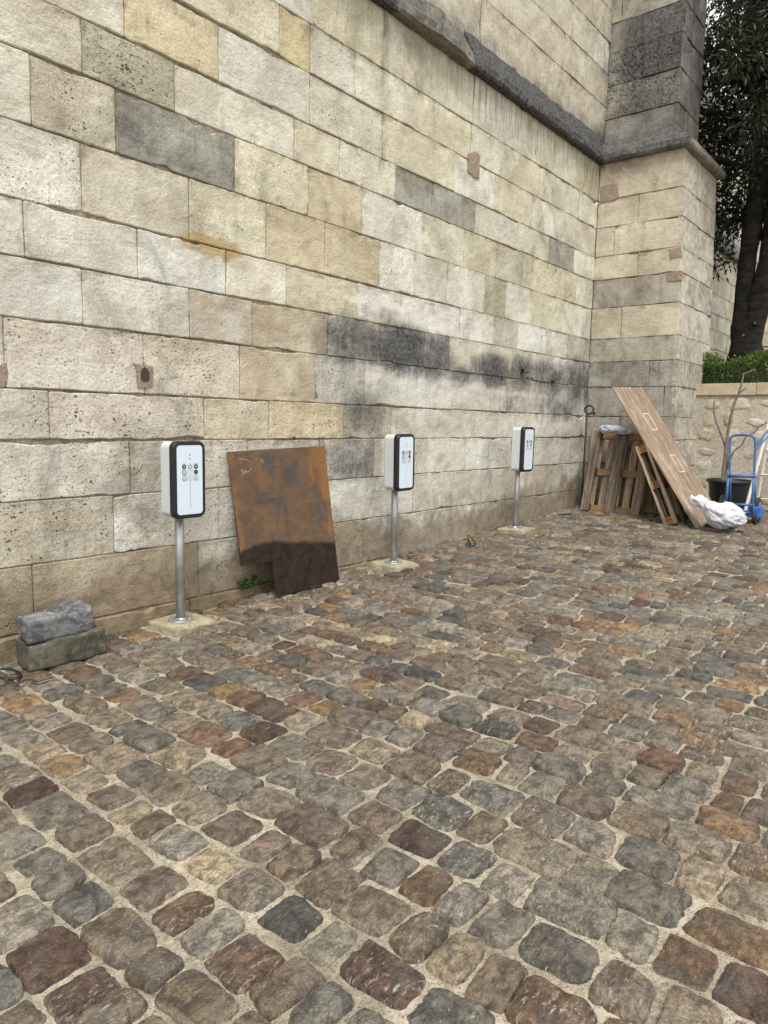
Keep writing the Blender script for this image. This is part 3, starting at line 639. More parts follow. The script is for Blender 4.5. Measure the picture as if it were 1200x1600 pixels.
    if lst:
        v, f, a = join(lst); o = mesh_obj('plain_stone_blocks', v, f, LIME, b, a); o['kind'] = 'stuff'
    cy = yb(5.2)
    cornice(b, (x0,0,0), (x0,-0.55,0), (-1,0,0), BPROF, x0+1, 0.95, (0.24,0.235,0.22), 0.5, 1.0, 0)
    cornice(b, (x0,-0.556,0), (x0,cy,0), (-1,0,0), BPROF, x0+2, 1.0, (0.22,0.215,0.20), 0.2, 0, -1.0)
    cornice(b, (x0,cy,0), (x0+xe,cy,0), (0,-1,0), BPROF, x0+3, 0.7, (0.33,0.315,0.27), 0.15, -1.0, -1.0)
    if detail:
        fq = lambda L: [((-p.y)*1.2/-yb(p.z), p.z) for p in [onX(x, y, x0) for x, y in L]][::-1]
        patch(b, Ffr, fq([(938,293),(944,289),(966,287),(967,309),(952,315),(937,317)]), PATCH, 0.008, 12)
        patch(b, Ffr, fq([(1046,391),(1064,386),(1065,401),(1047,404)]), PATCH, 0.009, 13)
        patch(b, Ffr, fq([(1042,427),(1066,423),(1066,438),(1044,439)]), PATCH, 0.009, 14)
    return b
make_buttress(XB, 'stone_buttress', 'tall stepped limestone buttress with blackened upper stage behind the pallets', True)
make_buttress(19.8, 'stone_buttress', 'pale far buttress of the long wall beyond the tree trunks', False)

# ------------------------------------------------------------------ paving
rc = random.Random(5)
def gh(x, y): return gz(x) + 0.010*nz(x*0.55, y*0.55, 2) + 0.004*nz(x*1.7, y*1.7, 7)
gx = [XL + i*0.06 for i in range(int((12.0-XL)/0.06)+1)]; gx = [x for x in gx if x > -0.6]
gy = [-6.4 + i*0.06 for i in range(int(6.5/0.06)+1)]
vs, fs = [], []
for y in gy:
    for x in gx: vs.append((x, y, gh(x, y)-0.016 + 0.006*nz(x*3.1, y*3.1, 1) + 0.004*nz(x*11, y*11, 3)))
n = len(gx)
for j in range(len(gy)-1):
    for i in range(n-1): k = j*n+i; fs.append((k, k+1, k+n+1, k+n))
x0, x1, y0, y1 = gx[0], gx[-1], gy[0], gy[-1]; o = len(vs); B = 400
ring_in = [(x0,y0),(x1,y0),(x1,y1),(x0,y1)]
for x, y in ring_in: vs.append((x, y, gz(x)-0.035))
for x, y in [(-B,-B),(B,-B),(B,B),(-B,B)]: vs.append((x, y, gz(max(-6, min(14, x)))-0.035))
for k in range(4): k2 = (k+1)%4; fs.append((o+4+k, o+4+k2, o+k2, o+k))
ground = mesh_obj('cobbled_ground', vs, fs, SAND, smooth=True); ground['kind'] = 'structure'
PAL = [((0.142,0.115,0.084),6), ((0.172,0.147,0.112),5), ((0.150,0.138,0.116),5), ((0.076,0.074,0.069),2.0), ((0.128,0.084,0.055),3.0), ((0.160,0.108,0.064),1.6), ((0.215,0.150,0.078),0.6), ((0.235,0.195,0.142),2.4), ((0.082,0.053,0.040),1.8), ((0.205,0.188,0.156),2.4), ((0.28,0.235,0.160),0.5), ((0.152,0.120,0.096),3.5), ((0.108,0.104,0.092),2.5)]
def cobble(cx, cy, hx, hy, rot, hi, rn):
    NA, rings = (32, [0.0,0.25,0.5,0.72,0.88,0.955,1.0,1.03]) if hi else (16, [0.0,0.5,0.82,0.96,1.03])
    cj = [(rn.choice([0.02,0.02,0.02,-0.12])+rn.uniform(-0.07,0.07), rn.choice([0.02,0.02,0.02,-0.1])+rn.uniform(-0.07,0.07)) for _ in range(4)]
    ex = rn.uniform(4.2, 10); sd = rn.uniform(0, 99); dome = rn.uniform(0.004, 0.014); lift = rn.uniform(-0.010, 0.009); tx, ty = rn.uniform(-0.03,0.03), rn.uniform(-0.03,0.03)
    base = rn.choices([p[0] for p in PAL], [p[1] for p in PAL])[0]; k = rn.uniform(0.80, 1.25); tint = (*[c*k for c in base], 1.0)
    ra, spl = rn.random(), rn.choice([0,0.2,0.5,1.0]); filmb = rn.choice([0,0,0,0.05,0.12,0.25])
    vs, fs, tn, ed = [], [], [], []; c, s = math.cos(rot), math.sin(rot)
    for r in rings:
        for a in range(NA if r > 0 else 1):
            an = 2*math.pi*a/NA; ca, sa = math.cos(an), math.sin(an)
            q = (abs(ca)**ex + abs(sa)**ex)**(-1/ex)
            wob = 1 + 0.06*nz(ca*1.5+sd, sa*1.5) + 0.07*nz(ca*4+sd, sa*4, 3) + (0.07*nz(ca*11+sd, sa*11, 5) if hi else 0)
            px, py = r*q*ca*wob, r*q*sa*wob
            dx = dy = 0
            for ki, (sx, sy) in enumerate(((-1,-1),(1,-1),(1,1),(-1,1))):
                w = max(0, (1+sx*px)/2)*max(0, (1+sy*py)/2); dx += w*cj[ki][0]*sx; dy += w*cj[ki][1]*sy
            lx, ly = (px+dx)*hx, (py+dy)*hy
            x, y = cx+lx*c-ly*s, cy+lx*s+ly*c
            z = gh(x, y)*0.5+gh(cx, cy)*0.5+SL*(x-cx)*0.5 + lift + dome*(1-r**2.4) + tx*lx + ty*ly + (0.006*nz(x*14, y*14, sd)+0.004*nz(x*36, y*36, sd)+0.0025*abs(nz(x*60, y*60, sd)))*(r < 1)
            if 0.9 < r < 0.99: z -= 0.0025
            elif 0.99 <= r < 1.02: z -= 0.014+0.006*nz(ca*5+sd, sa*5)
            elif r >= 1.02: z -= 0.045
            vs.append((x, y, z)); tn.append(tint); e = min(1, max(0, (r-0.72)/0.3))*0.58+filmb; ed.append((e, ra, spl, 1))
    nr = len(rings)
    for a in range(NA): fs.append((0, 1+a, 1+(a+1)%NA))
    for k in range(1, nr-1):
        o1, o2 = 1+(k-1)*NA, 1+k*NA
        for a in range(NA): a2 = (a+1)%NA; fs.append((o1+a, o2+a, o2+a2, o1+a2))
    return vs, fs, dict(tint=tn, edge=ed)
SLABS = [(2.86,-0.22), (5.17,-0.28), (7.47,-0.28)]
spots_c = []; x = -0.5
while x < 11.9:
    pitch = rc.uniform(0.148, 0.185)*(1.1 if x < 2.6 else 0.97); y = -6.35 + rc.uniform(0, 0.2); xc = x+pitch/2
    wig = rc.uniform(0, 50)
    while y < -0.02:
        ln = rc.choices([rc.uniform(0.12,0.165), rc.uniform(0.165,0.225), rc.uniform(0.225,0.29)], [0.35,0.48,0.17])[0]
        if y+ln > -0.05: ln = -0.015-y
        if ln < 0.07: break
        g = rc.uniform(0.004, 0.018)*(1.4 if x < 2.3 else 1.05); yc = y+ln/2
        xx = xc + 0.022*nz(yc*0.8+wig, wig) + 0.05*nz(yc*0.25, x*0.3, 3)
        bad = any(abs(xx-sx) < 0.16 and abs(yc-sy) < 0.16 for sx, sy in SLABS) or (xx > 10.85 and yc < -1.2) or (xx > 9.9 and yc > -1.25)
        if not bad: spots_c.append((xx, yc, (pitch-g)/2*rc.uniform(0.93,1.03), (ln-g)/2, rc.gauss(0, 0.035)))
        y += ln
    x += pitch
def vis_area(s):
    p = proj((s[0], s[1], gz(s[0])))
    return s[2]*s[3]/p[2]**3 if p[2] > 0.3 and -40 < p[0] < 1240 and p[1] < 1660 else -1
order = sorted(spots_c, key=lambda s: -vis_area(s)); rest = []
for i, s in enumerate(order):
    hi = i < 300; a = vis_area(s); cb = cobble(*s, hi or a > 0.0001, random.Random(int(s[0]*1000)*977+int(-s[1]*1000)))
    if hi: mesh_obj('cobblestone', cb[0], cb[1], COB, ground, cb[2], smooth=True)
    else: rest.append(cb)
v_, f_, a_ = join(rest); ro = mesh_obj('further_cobblestones', v_, f_, COB, ground, a_, smooth=True); ro['kind'] = 'stuff'

# ------------------------------------------------------------------ charging posts
def rrect(w, h, r, n=6):
    pts = []
    for cx, cy, a0 in ((w/2-r,h/2-r,0),(-w/2+r,h/2-r,90),(-w/2+r,-h/2+r,180),(w/2-r,-h/2+r,270)):
        for k in range(n+1): a = R_(a0+90*k/n); pts.append((cx+r*math.cos(a), cy+r*math.sin(a)))
    return pts
def loft(loops):   # loops of equal length, list of (pts2d, y) -> verts in x,y,z with the last loop capped
    vs, fs = [], []; n = len(loops[0][0])
    for pts, y in loops: vs += [(p[0], y, p[1]) for p in pts]
    for i in range(len(loops)-1):
        for k in range(n): k2 = (k+1)%n; fs.append((i*n+k, (i+1)*n+k, (i+1)*n+k2, i*n+k2))
    fs.append(tuple(range(n-1, -1, -1))); fs.append(tuple((len(loops)-1)*n+k for k in range(n)))
    return vs, [tuple(reversed(f)) for f in fs]
def disc(r, cx, cz, y0, y1, n=16): return loft([([(cx+r*math.cos(2*math.pi*k/n), cz+r*math.sin(2*math.pi*k/n)) for k in range(n)], y0), ([(cx+r*math.cos(2*math.pi*k/n), cz+r*math.sin(2*math.pi*k/n)) for k in range(n)], y1)])
def rectp(cx, cz, w, h, y0, y1):
    p = [(cx+w/2,cz+h/2),(cx-w/2,cz+h/2),(cx-w/2,cz-h/2),(cx+w/2,cz-h/2)]; return loft([(p, y0), (p, y1)])
def ringp(r, r2, cx, cz, y, n=18):
    vs, fs = [], []
    for k in range(n):
        a = 2*math.pi*k/n
        for rr, yy in ((r, y), (r2, y), (r, y+0.002), (r2, y+0.002)): vs.append((cx+rr*math.cos(a), yy, cz+rr*math.sin(a)))
    for k in range(n):
        a, b = k*4, ((k+1)%n)*4; fs += [(a, b, b+1, a+1), (a, a+2, b+2, b), (a+1, b+1, b+3, a+3)]
    return vs, fs
def charger(loc, ztop, tilt, label):
    t = thing('charging_post', label, 'charging post', loc, (0, tilt, 0), 'charging posts along the wall')
    vs, fs = tube([(0,0,0.0),(0,0,ztop-0.35)], 0.031, 20); mesh_obj('pole', vs, fs, GALV, t, smooth=True)
    def cyl(r, z0, z1, n=28, b=0.003): return tube([(0,0,z0),(0,0,z1-b),(0,0,z1)], [r, r, r-b], n)
    fl = mesh_obj('base_flange', *cyl(0.085, 0, 0.012), GALV, t); mesh_obj('weld_collar', *tube([(0,0,0.012),(0,0,0.022)], [0.04,0.032], 20), GALV, fl)
    for k in range(4):
        a = R_(45+90*k); bx, by = 0.064*math.cos(a), 0.064*math.sin(a)
        v1, f1 = tube([(bx,by,0.012),(bx,by,0.022)], 0.011, 6); v2, f2 = tube([(bx,by,0.022),(bx,by,0.034)], 0.006, 8)
        mesh_obj('bolt', v1+v2, f1+[tuple(i+len(v1) for i in q) for q in f2], GALV, fl)
    W, H = 0.243, 0.505; cz = ztop-H/2; o = V((0.0, 0, 0))
    sh = lambda pts: [(p[0], p[1]+cz) for p in pts]
    housing = [(sh(rrect(W-0.016, H-0.016, 0.035)), 0.032), (sh(rrect(W, H, 0.042)), 0.022), (sh(rrect(W, H, 0.042)), -0.085)]
    mesh_obj('housing', *loft(housing), WHITE, t, smooth=False)
    bez = [(sh(rrect(W+0.012, H+0.012, 0.047)), -0.0855), (sh(rrect(W+0.014, H+0.014, 0.048)), -0.118), (sh(rrect(W-0.002, H-0.002, 0.042)), -0.1335), (sh(rrect(W-0.034, H-0.034, 0.028)), -0.134), (sh(rrect(W-0.038, H-0.038, 0.027)), -0.127)]
    mesh_obj('bezel', *loft(bez), BLACK, t)
    pn = mesh_obj('front_panel', *loft([(sh(rrect(W-0.039, H-0.039, 0.026)), -0.126), (sh(rrect(W-0.039, H-0.039, 0.026)), -0.130), (sh(rrect(W-0.043, H-0.043, 0.024)), -0.1315)]), PANEL, t)
    y = -0.1320; z0 = ztop-0.145
    mesh_obj('keypad', *loft([(sh(rrect(0.125, 0.118, 0.012, 3)), y+0.0012), (sh(rrect(0.125, 0.118, 0.012, 3)), y)]), KEYP, pn).location = (0, 0, z0-0.055-cz)
    yk = y-0.0012
    for j in range(3):
        for sx in (-1, 1):
            bxx, bz = 0.047*sx, z0-0.018-0.037*j; dark = (j == 0) or (j == 1 and sx == 1)
            mesh_obj('button', *disc(0.0155, bxx, bz, yk+0.0008, yk), INK if dark else KEYP, pn)
            if dark:
                if j == 0: mesh_obj('button_mark', *disc(0.005, bxx-(0.003 if sx > 0 else 0), bz, yk-0.0001, yk-0.0006, 8), PANEL, pn)
                else: mesh_obj('button_mark', *rectp(bxx, bz, 0.009, 0.002, yk-0.0001, yk-0.0006), GREY, pn)
            else:
                mesh_obj('button_ring', *ringp(0.0135, 0.016, bxx, bz, yk-0.0014), INK if sx < 0 and j == 1 else GREY, pn)
                for q in (-1, 1): mesh_obj('button_mark', *rectp(bxx+q*0.0045, bz-0.003, 0.003, 0.010, yk-0.0001, yk-0.0006), GREY, pn)
        if j == 0:
            for sx in (-1, 1): mesh_obj('printed_word', *rectp(0.047*sx, z0+0.0035, 0.018, 0.0035, yk+0.0006, yk-0.0002), GREY, pn)
    mesh_obj('lock', *ringp(0.010, 0.014, 0, z0-0.018, yk-0.0018), GREY, pn)
    for q in (0, 1): mesh_obj('indicator', *rectp(0, ztop-0.085-0.024*q, 0.005, 0.011, y+0.0005, y-0.0004), INK, pn)
    mesh_obj('seam_line', *rectp(0.001, ztop-0.345, 0.003, 0.20, y+0.0005, y-0.0004), GREY, pn)
    for q in range(7): mesh_obj('printed_letter', *rectp(-0.022+0.0075*q, ztop-0.468, 0.0045, 0.006, y+0.0005, y-0.0002), FAINT, pn)
    return t
CH = [((2.865,-0.235), 1.245, 0.0, 'white and black charging post standing beside the rusty steel plate'),
      ((5.165,-0.300), 1.20, R_(-0.9), 'white and black charging post standing between two other identical posts'),
      ((7.465,-0.300), 1.185, 0.0, 'white and black charging post standing closest to the wooden pallets')]
SLB = ['pale stone slab under the charging post beside the rusty plate', 'pale stone slab under the middle charging post', 'pale stone slab under the charging post closest to the pallets']
for i, ((cx, cy), zt, tl, lab) in enumerate(CH):
    g = gz(cx); top = g+0.036
    charger((cx, cy, top+0.0005), zt, tl, lab)
    rn = random.Random(40+i); bm = box_bm(0.35, 0.34, 0.13, (0,0,0), 0.018, 2, None, 0.012, 40+i)
    bmesh.ops.subdivide_edges(bm, edges=bm.edges[:], cuts=3, use_grid_fill=True)
    for v in bm.verts:
        k = nz(v.co.x*14+i*5, v.co.y*14, v.co.z*14); w = 0.010*k*(abs(v.co.x) > 0.15 or abs(v.co.y) > 0.15)
        v.co += V((v.co.x, v.co.y, 0)).normalized()*w if (v.co.x or v.co.y) else V()
        if v.co.z > 0.05: v.co.z = min(v.co.z, 0.065) if abs(v.co.x) < 0.12 and abs(v.co.y) < 0.12 else v.co.z-0.006*abs(k)
        if v.co.z > 0.065: v.co.z = 0.065
    so = bm_obj('stone_slab', bm, SLAB, smooth=False); so.location = (cx+0.02, cy-0.0, top-0.065); so.rotation_euler = (0, 0, R_([4,-3,5][i]))
    tag(so, SLB[i], 'slab', 'stone slabs under the posts')

# ------------------------------------------------------------------ rusty plate leaning on the wall
def on_plate(x, y, off=0.0, zt=1.36, k=0.2):
    r = ray(x, y); q = (-0.014-off-zt*k+k*CAM.z-CAM.y)/(r.y-k*r.z); return CAM + r*q
PC = {'TL':(355.7,706), 'TR':(507,696.6), 'BR':(530.4,908), 'BL':(431,932), 'N':(425.7,876), 'NL':(377.6,884.8)}
pc = {k: on_plate(*v) for k, v in PC.items()}
nrm = V((0, -1, 0.2)).normalized(); th = 0.010
pvs, pfs, pw = [], [], []
def lerp(a, b, t): return a+(b-a)*t
xs_ = [i/22 for i in range(23)]
def plate_patch(a, b, c, d, nv):          # a,b top edge left/right; d,c bottom edge left/right
    o = len(pvs)
    for j in range(nv+1):
        for i in xs_:
            p = lerp(lerp(a, b, i), lerp(d, c, i), j/nv); pvs.append(p)
            pxx = proj(p); dark = sst(0, 1, 0.5+(pxx[1]-(846+max(0, 412-pxx[0])*0.45))/55)
            org = max(0.9*sst(0.86, 0.93, i)*(j < nv*0.55) if nv > 10 else 0, 0.55*(i < 0.06), 0.75*math.exp(-((pxx[0]-488)/9)**2)*(pxx[1] < 760), 0.9*math.exp(-((pxx[0]-396)/9)**2-((pxx[1]-808)/10)**2), 0.75*math.exp(-((pxx[0]-516)/8)**2)*(pxx[1] > 770)*(pxx[1] < 835))
            pw.append((dark, org, 0, 1))
    m = len(xs_)
    for j in range(nv):
        for i in range(m-1): k = o+j*m+i; pfs.append((k, k+m, k+m+1, k+1))
right_at = lerp(pc['TR'], pc['BR'], (pc['TR'].z-pc['N'].z)/(pc['TR'].z-pc['BR'].z))
plate_patch(pc['TL'], pc['TR'], right_at, pc['NL'], 20); plate_patch(pc['N'], right_at, pc['BR'], pc['BL'], 8)
nf = len(pvs)
for ring in ([pc[k] for k in ('TL','NL')]+[pc['N'], pc['BL'], pc['BR'], right_at, pc['TR']],):
    o = len(pvs); L = len(ring)
    for p in ring: pvs.append(p); pw.append((1 if p.z < 0.6 else 0, 0.4, 0, 1))
    for p in ring: pvs.append(p - nrm*th); pw.append((1 if p.z < 0.6 else 0, 0.4, 0, 1))
    for k in range(L): k2 = (k+1)%L; pfs.append((o+k, o+L+k, o+L+k2, o+k2))
    pfs.append((o+L, o+L+6, o+L+5, o+L+2, o+L+1)); pfs.append((o+L+2, o+L+5, o+L+4, o+L+3))
plate = mesh_obj('steel_plate', pvs, pfs, RUST, None, dict(wear=pw))
tag(plate, 'rusty notched steel plate with dark lower band leaning against the stone wall', 'metal plate')
def chalk(strokes):
    vs, fs = [], []
    for st in strokes:
        for a, b in zip(st[:-1], st[1:]):
            A, Bp = on_plate(*a, 0.0008), on_plate(*b, 0.0008); t = (Bp-A).normalized(); sdv = t.cross(nrm)*0.0019
            o = len(vs); vs += [A-sdv, A+sdv, Bp+sdv, Bp-sdv]; fs.append((o, o+1, o+2, o+3))
    return mesh_obj('chalk_mark', vs, fs, CHALK, plate)
chalk([[(376,736),(380,734.5),(378,738),(381,740),(377.5,743)], [(382.5,735.5),(385,736.5),(384,739.5),(381.8,738.5),(382.5,735.5)], [(386.5,737.5),(390,736.8)], [(391.5,731.5),(392,736)],
       [(373,717.5),(382,717),(386,718.5),(390,721)], [(407,716),(408,721.5)], [(411,717),(409.5,721.5),(412.5,723)]])

# ------------------------------------------------------------------ two rough building stones by the wall
def rough_block(name, c, size, rz, m, seed, label, cat='stone', ry=0):
    bm = box_bm(size[0], size[1], size[2], (0,0,0), 0.034 if seed == 8 else 0.022, 3, None, 0.018, seed)
    bmesh.ops.subdivide_edges(bm, edges=[e for e in bm.edges if e.calc_length() > 0.05], cuts=7, use_grid_fill=True)
    for v in bm.verts:
        p = v.co; n_ = V((p.x/size[0], p.y/size[1], p.z/size[2])); 
        k = 0.020*nz(p.x*8+seed, p.y*8, p.z*8) + 0.010*nz(p.x*24+seed, p.y*24, p.z*24)
        v.co = p + n_.normalized()*k if n_.length else p
        if v.co.z < -size[2]*0.42: v.co.z = max(v.co.z, -size[2]/2)
    o = bm_obj(name, bm, m, smooth=True); o.location = c; o.rotation_euler = (0, ry, rz)
    return tag(o, label, cat, 'stacked stones by the wall')
q0 = onG(48, 1052); q1 = onG(168, 1022); az = math.atan2(q1.y-q0.y, q1.x-q0.x)
ctr = (q0+q1)/2; per = V((-math.sin(az), math.cos(az), 0))
rough_block('rough_stone', (ctr.x+per.x*0.1, ctr.y+per.y*0.1, gz(ctr.x)+0.083), (0.455,0.20,0.165), az, MOSSY, 3, 'olive grey rough stone block lying on the cobbles under another stone', ry=-0.03)
rough_block('rough_stone', (ctr.x+per.x*0.115-0.035, ctr.y+per.y*0.115, gz(ctr.x)+0.165+0.074), (0.40,0.185,0.155), az+0.03, GRANITE, 8, 'blue grey rounded stone block resting on top of the lower stone', ry=-0.05)

# ------------------------------------------------------------------ black straps and loops on the paving
def strap(name, pts, r, label, cat='strap', flat=0.35, m=BLACK):
    vs, fs = tube(smooth_path(pts, 7), r, 8, True, flat); return tag(mesh_obj(name, vs, fs, m, smooth=True), label, cat)
def gp(x, y, h=0.012): p = onG(x, y, 0); p.z = gz(p.x)+h; return p
strap('cable_loop', [gp(-6,1054,0.03), gp(12,1053,0.03), gp(30,1056,0.02), gp(28,1062,0.012), gp(10,1064,0.015), gp(-8,1062,0.015)], 0.010, 'black flat cable loop on the cobbles beside the stacked stones', 'cable', 0.6)
strap('metal_strap', [gp(10,1064,0.03), gp(12,1070,0.012), gp(18,1075,0.010), gp(26,1074,0.012), gp(38,1066,0.012), gp(48,1066,0.014), gp(60,1068,0.012), gp(83,1064,0.025)], 0.009, 'thin dark bent strap on the cobbles in front of the stacked stones', 'strap', 0.4, IRON)
strap('cable_loop', [gp(726,853,0.012), gp(735,855,0.012), gp(743,852,0.014), gp(738,848,0.04), gp(732,845,0.06), gp(731,847,0.035), gp(736,853,0.012), gp(729,851,0.012)], 0.007, 'small black looped cable standing up from the cobbles before the third post', 'cable', 0.8)
strap('rubber_pad', [gp(482,920,0.012), gp(488,919,0.016), gp(495,918,0.016), gp(502,917,0.012)], 0.03, 'small black rubber pad lying at the foot of the rusty plate', 'pad', 0.35)
strap('cable_offcut', [gp(874,806,0.014), gp(882,805.5,0.016), gp(892,805,0.014)], 0.02, 'short black cable offcut near the bottom of the front pallet', 'cable', 0.5)

# ------------------------------------------------------------------ leaves
def leaf(vs, fs, tn, p, d, up, ln, wd, shade):
    d = d.normalized(); sdv = d.cross(up); 
    if sdv.length < 1e-3: sdv = d.cross(V((1,0,0)))
    sdv.normalize(); n_ = sdv.cross(d); o = len(vs)
    vs += [p, p+d*ln*0.5+sdv*wd*0.5+n_*ln*0.06, p+d*ln-n_*ln*0.08, p+d*ln*0.5-sdv*wd*0.5+n_*ln*0.06]
    fs.append((o, o+1, o+2, o+3)); tn += [(shade, 0, 0, 1)]*4
def rdir(rn):
    while True:
        v = V((rn.uniform(-1,1), rn.uniform(-1,1), rn.uniform(-1,1)))
        if 0.05 < v.length < 1: return v.normalized()
def weed(base, sz, n, label, seed, nrm=V((0,-1,0.3))):
    rn = random.Random(seed); vs, fs, tn = [], [], []; t = thing('weed', label, 'weed', base); sv, sf = [], []
    for k in range(n):
        dr = (nrm*rn.uniform(0.2,0.9)+V((rn.uniform(-1,1), 0, rn.uniform(-0.2,1.1)))).normalized(); L = sz*rn.uniform(0.4,1)
        path = [V((0,0,0)), dr*L*0.5+V((0,0,-0.03*L)), dr*L+V((0,0,-0.2*L))]
        a, b = tube(path, [0.003,0.002,0.001], 4); sf += [tuple(i+len(sv) for i in q) for q in b]; sv += a
        for q in range(9):
            f = rn.uniform(0.25,1); p = dr*L*f+V((0,0,-0.2*L*f*f)); leaf(vs, fs, tn, p, (rdir(rn)+nrm*0.5+V((0,0,0.3))), rdir(rn), sz*rn.uniform(0.16,0.3), sz*rn.uniform(0.09,0.17), rn.random())
    mesh_obj('stem', sv, sf, LEAF_W, t); mesh_obj('foliage', vs, fs, LEAF_W, t, dict(tint=tn))
weed(onY(378,917,-0.03), 0.16, 9, 'green leafy weed growing at the wall foot beside the rusty plate', 1)
weed(onY(394,908,-0.03), 0.12, 6, 'smaller weed sprig at the wall foot close against the rusty plate', 2)
weed(onY(457,686,-0.005), 0.045, 5, 'tiny green tuft in the wall joint above the rusty plate', 3)
weed(onY(816,584,-0.005), 0.14, 6, 'dark green sprig growing in the sooty band of the wall', 4)
weed(onY(863,598,-0.005), 0.10, 8, 'round green tuft in the sooty wall band closer to the buttress', 5)

# ------------------------------------------------------------------ pallets: built flat in x (thickness, front at 0), y (width), z (length)
def pallet(loc, rot, W, L, label, seed):
    t = thing('wooden_pallet', label, 'pallet', loc, rot, 'pallets leaning on the buttress'); rn = random.Random(seed)
    def bd(nm, sx, sy, sz, c, m):
        o = bm_obj(nm, box_bm(sx, sy, sz, (0,0,0), 0.003, 1, None, 0.003, rn.random()), m, t); o.location = c; o.rotation_euler = (rn.gauss(0,0.004), 0, 0); return o
    for y in (-W/2+0.05, 0, W/2-0.05): bd('bottom_board', 0.022, 0.118 if y else 0.142, L, (0.011, y+rn.uniform(-0.006,0.006), L/2), PW_OLD)
    for z in (0.055, L/2, L-0.055):
        for y in (-W/2+0.052, 0, W/2-0.052): bd('block', 0.078, 0.10, 0.10 if y else 0.10, (0.0615, y, z), PW_BLK)
        bd('cross_board', 0.022, W, 0.10, (0.112, 0, z), PW_NEW)
    for k in range(5):
        y = -W/2+0.06+k*(W-0.12)/4; bd('deck_board', 0.022, 0.118 if k % 2 == 0 else 0.10, L, (0.1345, y, L/2), PW_DECK)
    return t
TH1 = math.atan2(0.31, 1.09)
pallet((9.385, -0.655, gz(9.38)+0.012), (0, TH1, 0), 0.80, 1.15, 'weathered wooden pallet leaning upright with a plastic bundle on top', 1)
pallet((9.655, -0.86, gz(9.65)+0.012), (0, math.atan2(0.14, 1.0), 0), 0.80, 0.98, 'grey wooden pallet half hidden behind the front pallet', 2)
# third pallet leans sideways, its edge towards the camera: rotate so that its thickness runs along y
p3 = pallet((9.36, -1.55, gz(9.36)+0.07), (R_(25), 0, R_(0)), 0.80, 1.06, 'wooden pallet leaning sideways, narrow edge showing, under the plywood sheet', 3)
p3.rotation_euler = (Matrix.Rotation(R_(-24), 3, 'X') @ Matrix.Rotation(R_(90), 3, 'Z')).to_euler()
p3.location = (9.36, -1.68, gz(9.36)+0.012)

# plywood sheet
A = onG(1089, 826); Bq = V((9.70, -2.05, gz(9.70))); T1 = onX(957, 605, 9.02)
ax = (Bq-A); ay = (T1-A); W_, L_ = 0.76, ay.length
ez = ay.normalized(); ey = (ax-ez*ax.dot(ez)).normalized(); ex_ = ey.cross(ez)       # ex_ points out of the sheet
if ex_.y > 0: ex_ = -ex_; 
sheet = thing('plywood_sheet', 'long weathered plywood sheet with white tape outlines leaning over the pallets', 'plywood', A+V((0,0,0.004)))
Mx = Matrix((ex_, ey, ez)).transposed()
if Mx.determinant() < 0: Mx = Matrix((ex_, ey, ez)).transposed(); 
sheet.rotation_mode = 'QUATERNION'
if Mx.determinant() > 0: sheet.rotation_quaternion = Mx.to_quaternion(); fy = 1
else: Mx = Matrix((ex_, -ey, ez)).transposed(); sheet.rotation_quaternion = Mx.to_quaternion(); fy = -1
bm = box_bm(0.018, W_, L_, (-0.009, fy*W_/2, L_/2), 0.002, 1)
bm_obj('panel', bm, PLY, sheet)
def tape(cy, cz, w, h):
    vs, fs = [], []
    for (a, b, c, d) in ((cy-w/2, cz-h/2, 0.013, h), (cy+w/2-0.013, cz-h/2, 0.013, h), (cy-w/2, cz-h/2, w, 0.013), (cy-w/2, cz+h/2-0.013, w, 0.013)):
        bmx = [(0.0006, fy*y, z) for y, z in ((a,b),(a+c,b),(a+c,b+d),(a,b+d))]; o = len(vs); vs += bmx; fs.append((o,o+1,o+2,o+3))
    mesh_obj('tape_outline', vs, fs, TAPE, sheet)
tape(0.42, L_*0.735, 0.16, 0.26); tape(0.47, L_*0.425, 0.16, 0.26)

# iron bar with ring and a grey plank standing in the corner
g0 = V((9.62, -0.16, gz(9.62)+0.004)); g1 = V((9.70, -0.135, 1.74))
rod = thing('iron_bar', 'dark iron bar with a ring at its top standing in the wall corner', 'iron bar', g0)
vs, fs = tube([V((0,0,0)), (g1-g0)*0.5+V((0.005,0,0)), g1-g0], 0.013, 8); mesh_obj('shaft', vs, fs, IRON, rod, smooth=True)
rg = [(g1-g0)+V((0.01,-0.01,0.06))+V((0.0,-0.065*math.cos(a)-0.01,0.058*math.sin(a))) for a in [2*math.pi*k/20 for k in range(21)]]
vs, fs = tube(rg, 0.014, 8); mesh_obj('ring', vs, fs, IRON, rod, smooth=True)
vs, fs = tube([(g1-g0)+V((0.02,-0.07,0.0)), (g1-g0)+V((0.03,-0.10,0.03))], [0.03,0.022], 8); mesh_obj('knuckle', vs, fs, IRON, rod, smooth=True)
pk = bm_obj('grey_plank', box_bm(0.025, 0.10, 1.12, (0,0,0.56), 0.003, 1, None, 0.004, 4), GREYW); pk.location = (9.80, -0.175, gz(9.80)+0.003); pk.rotation_euler = (0.02, 0.09, 0.1)
tag(pk, 'narrow grey plank standing behind the iron bar at the wall corner', 'plank')

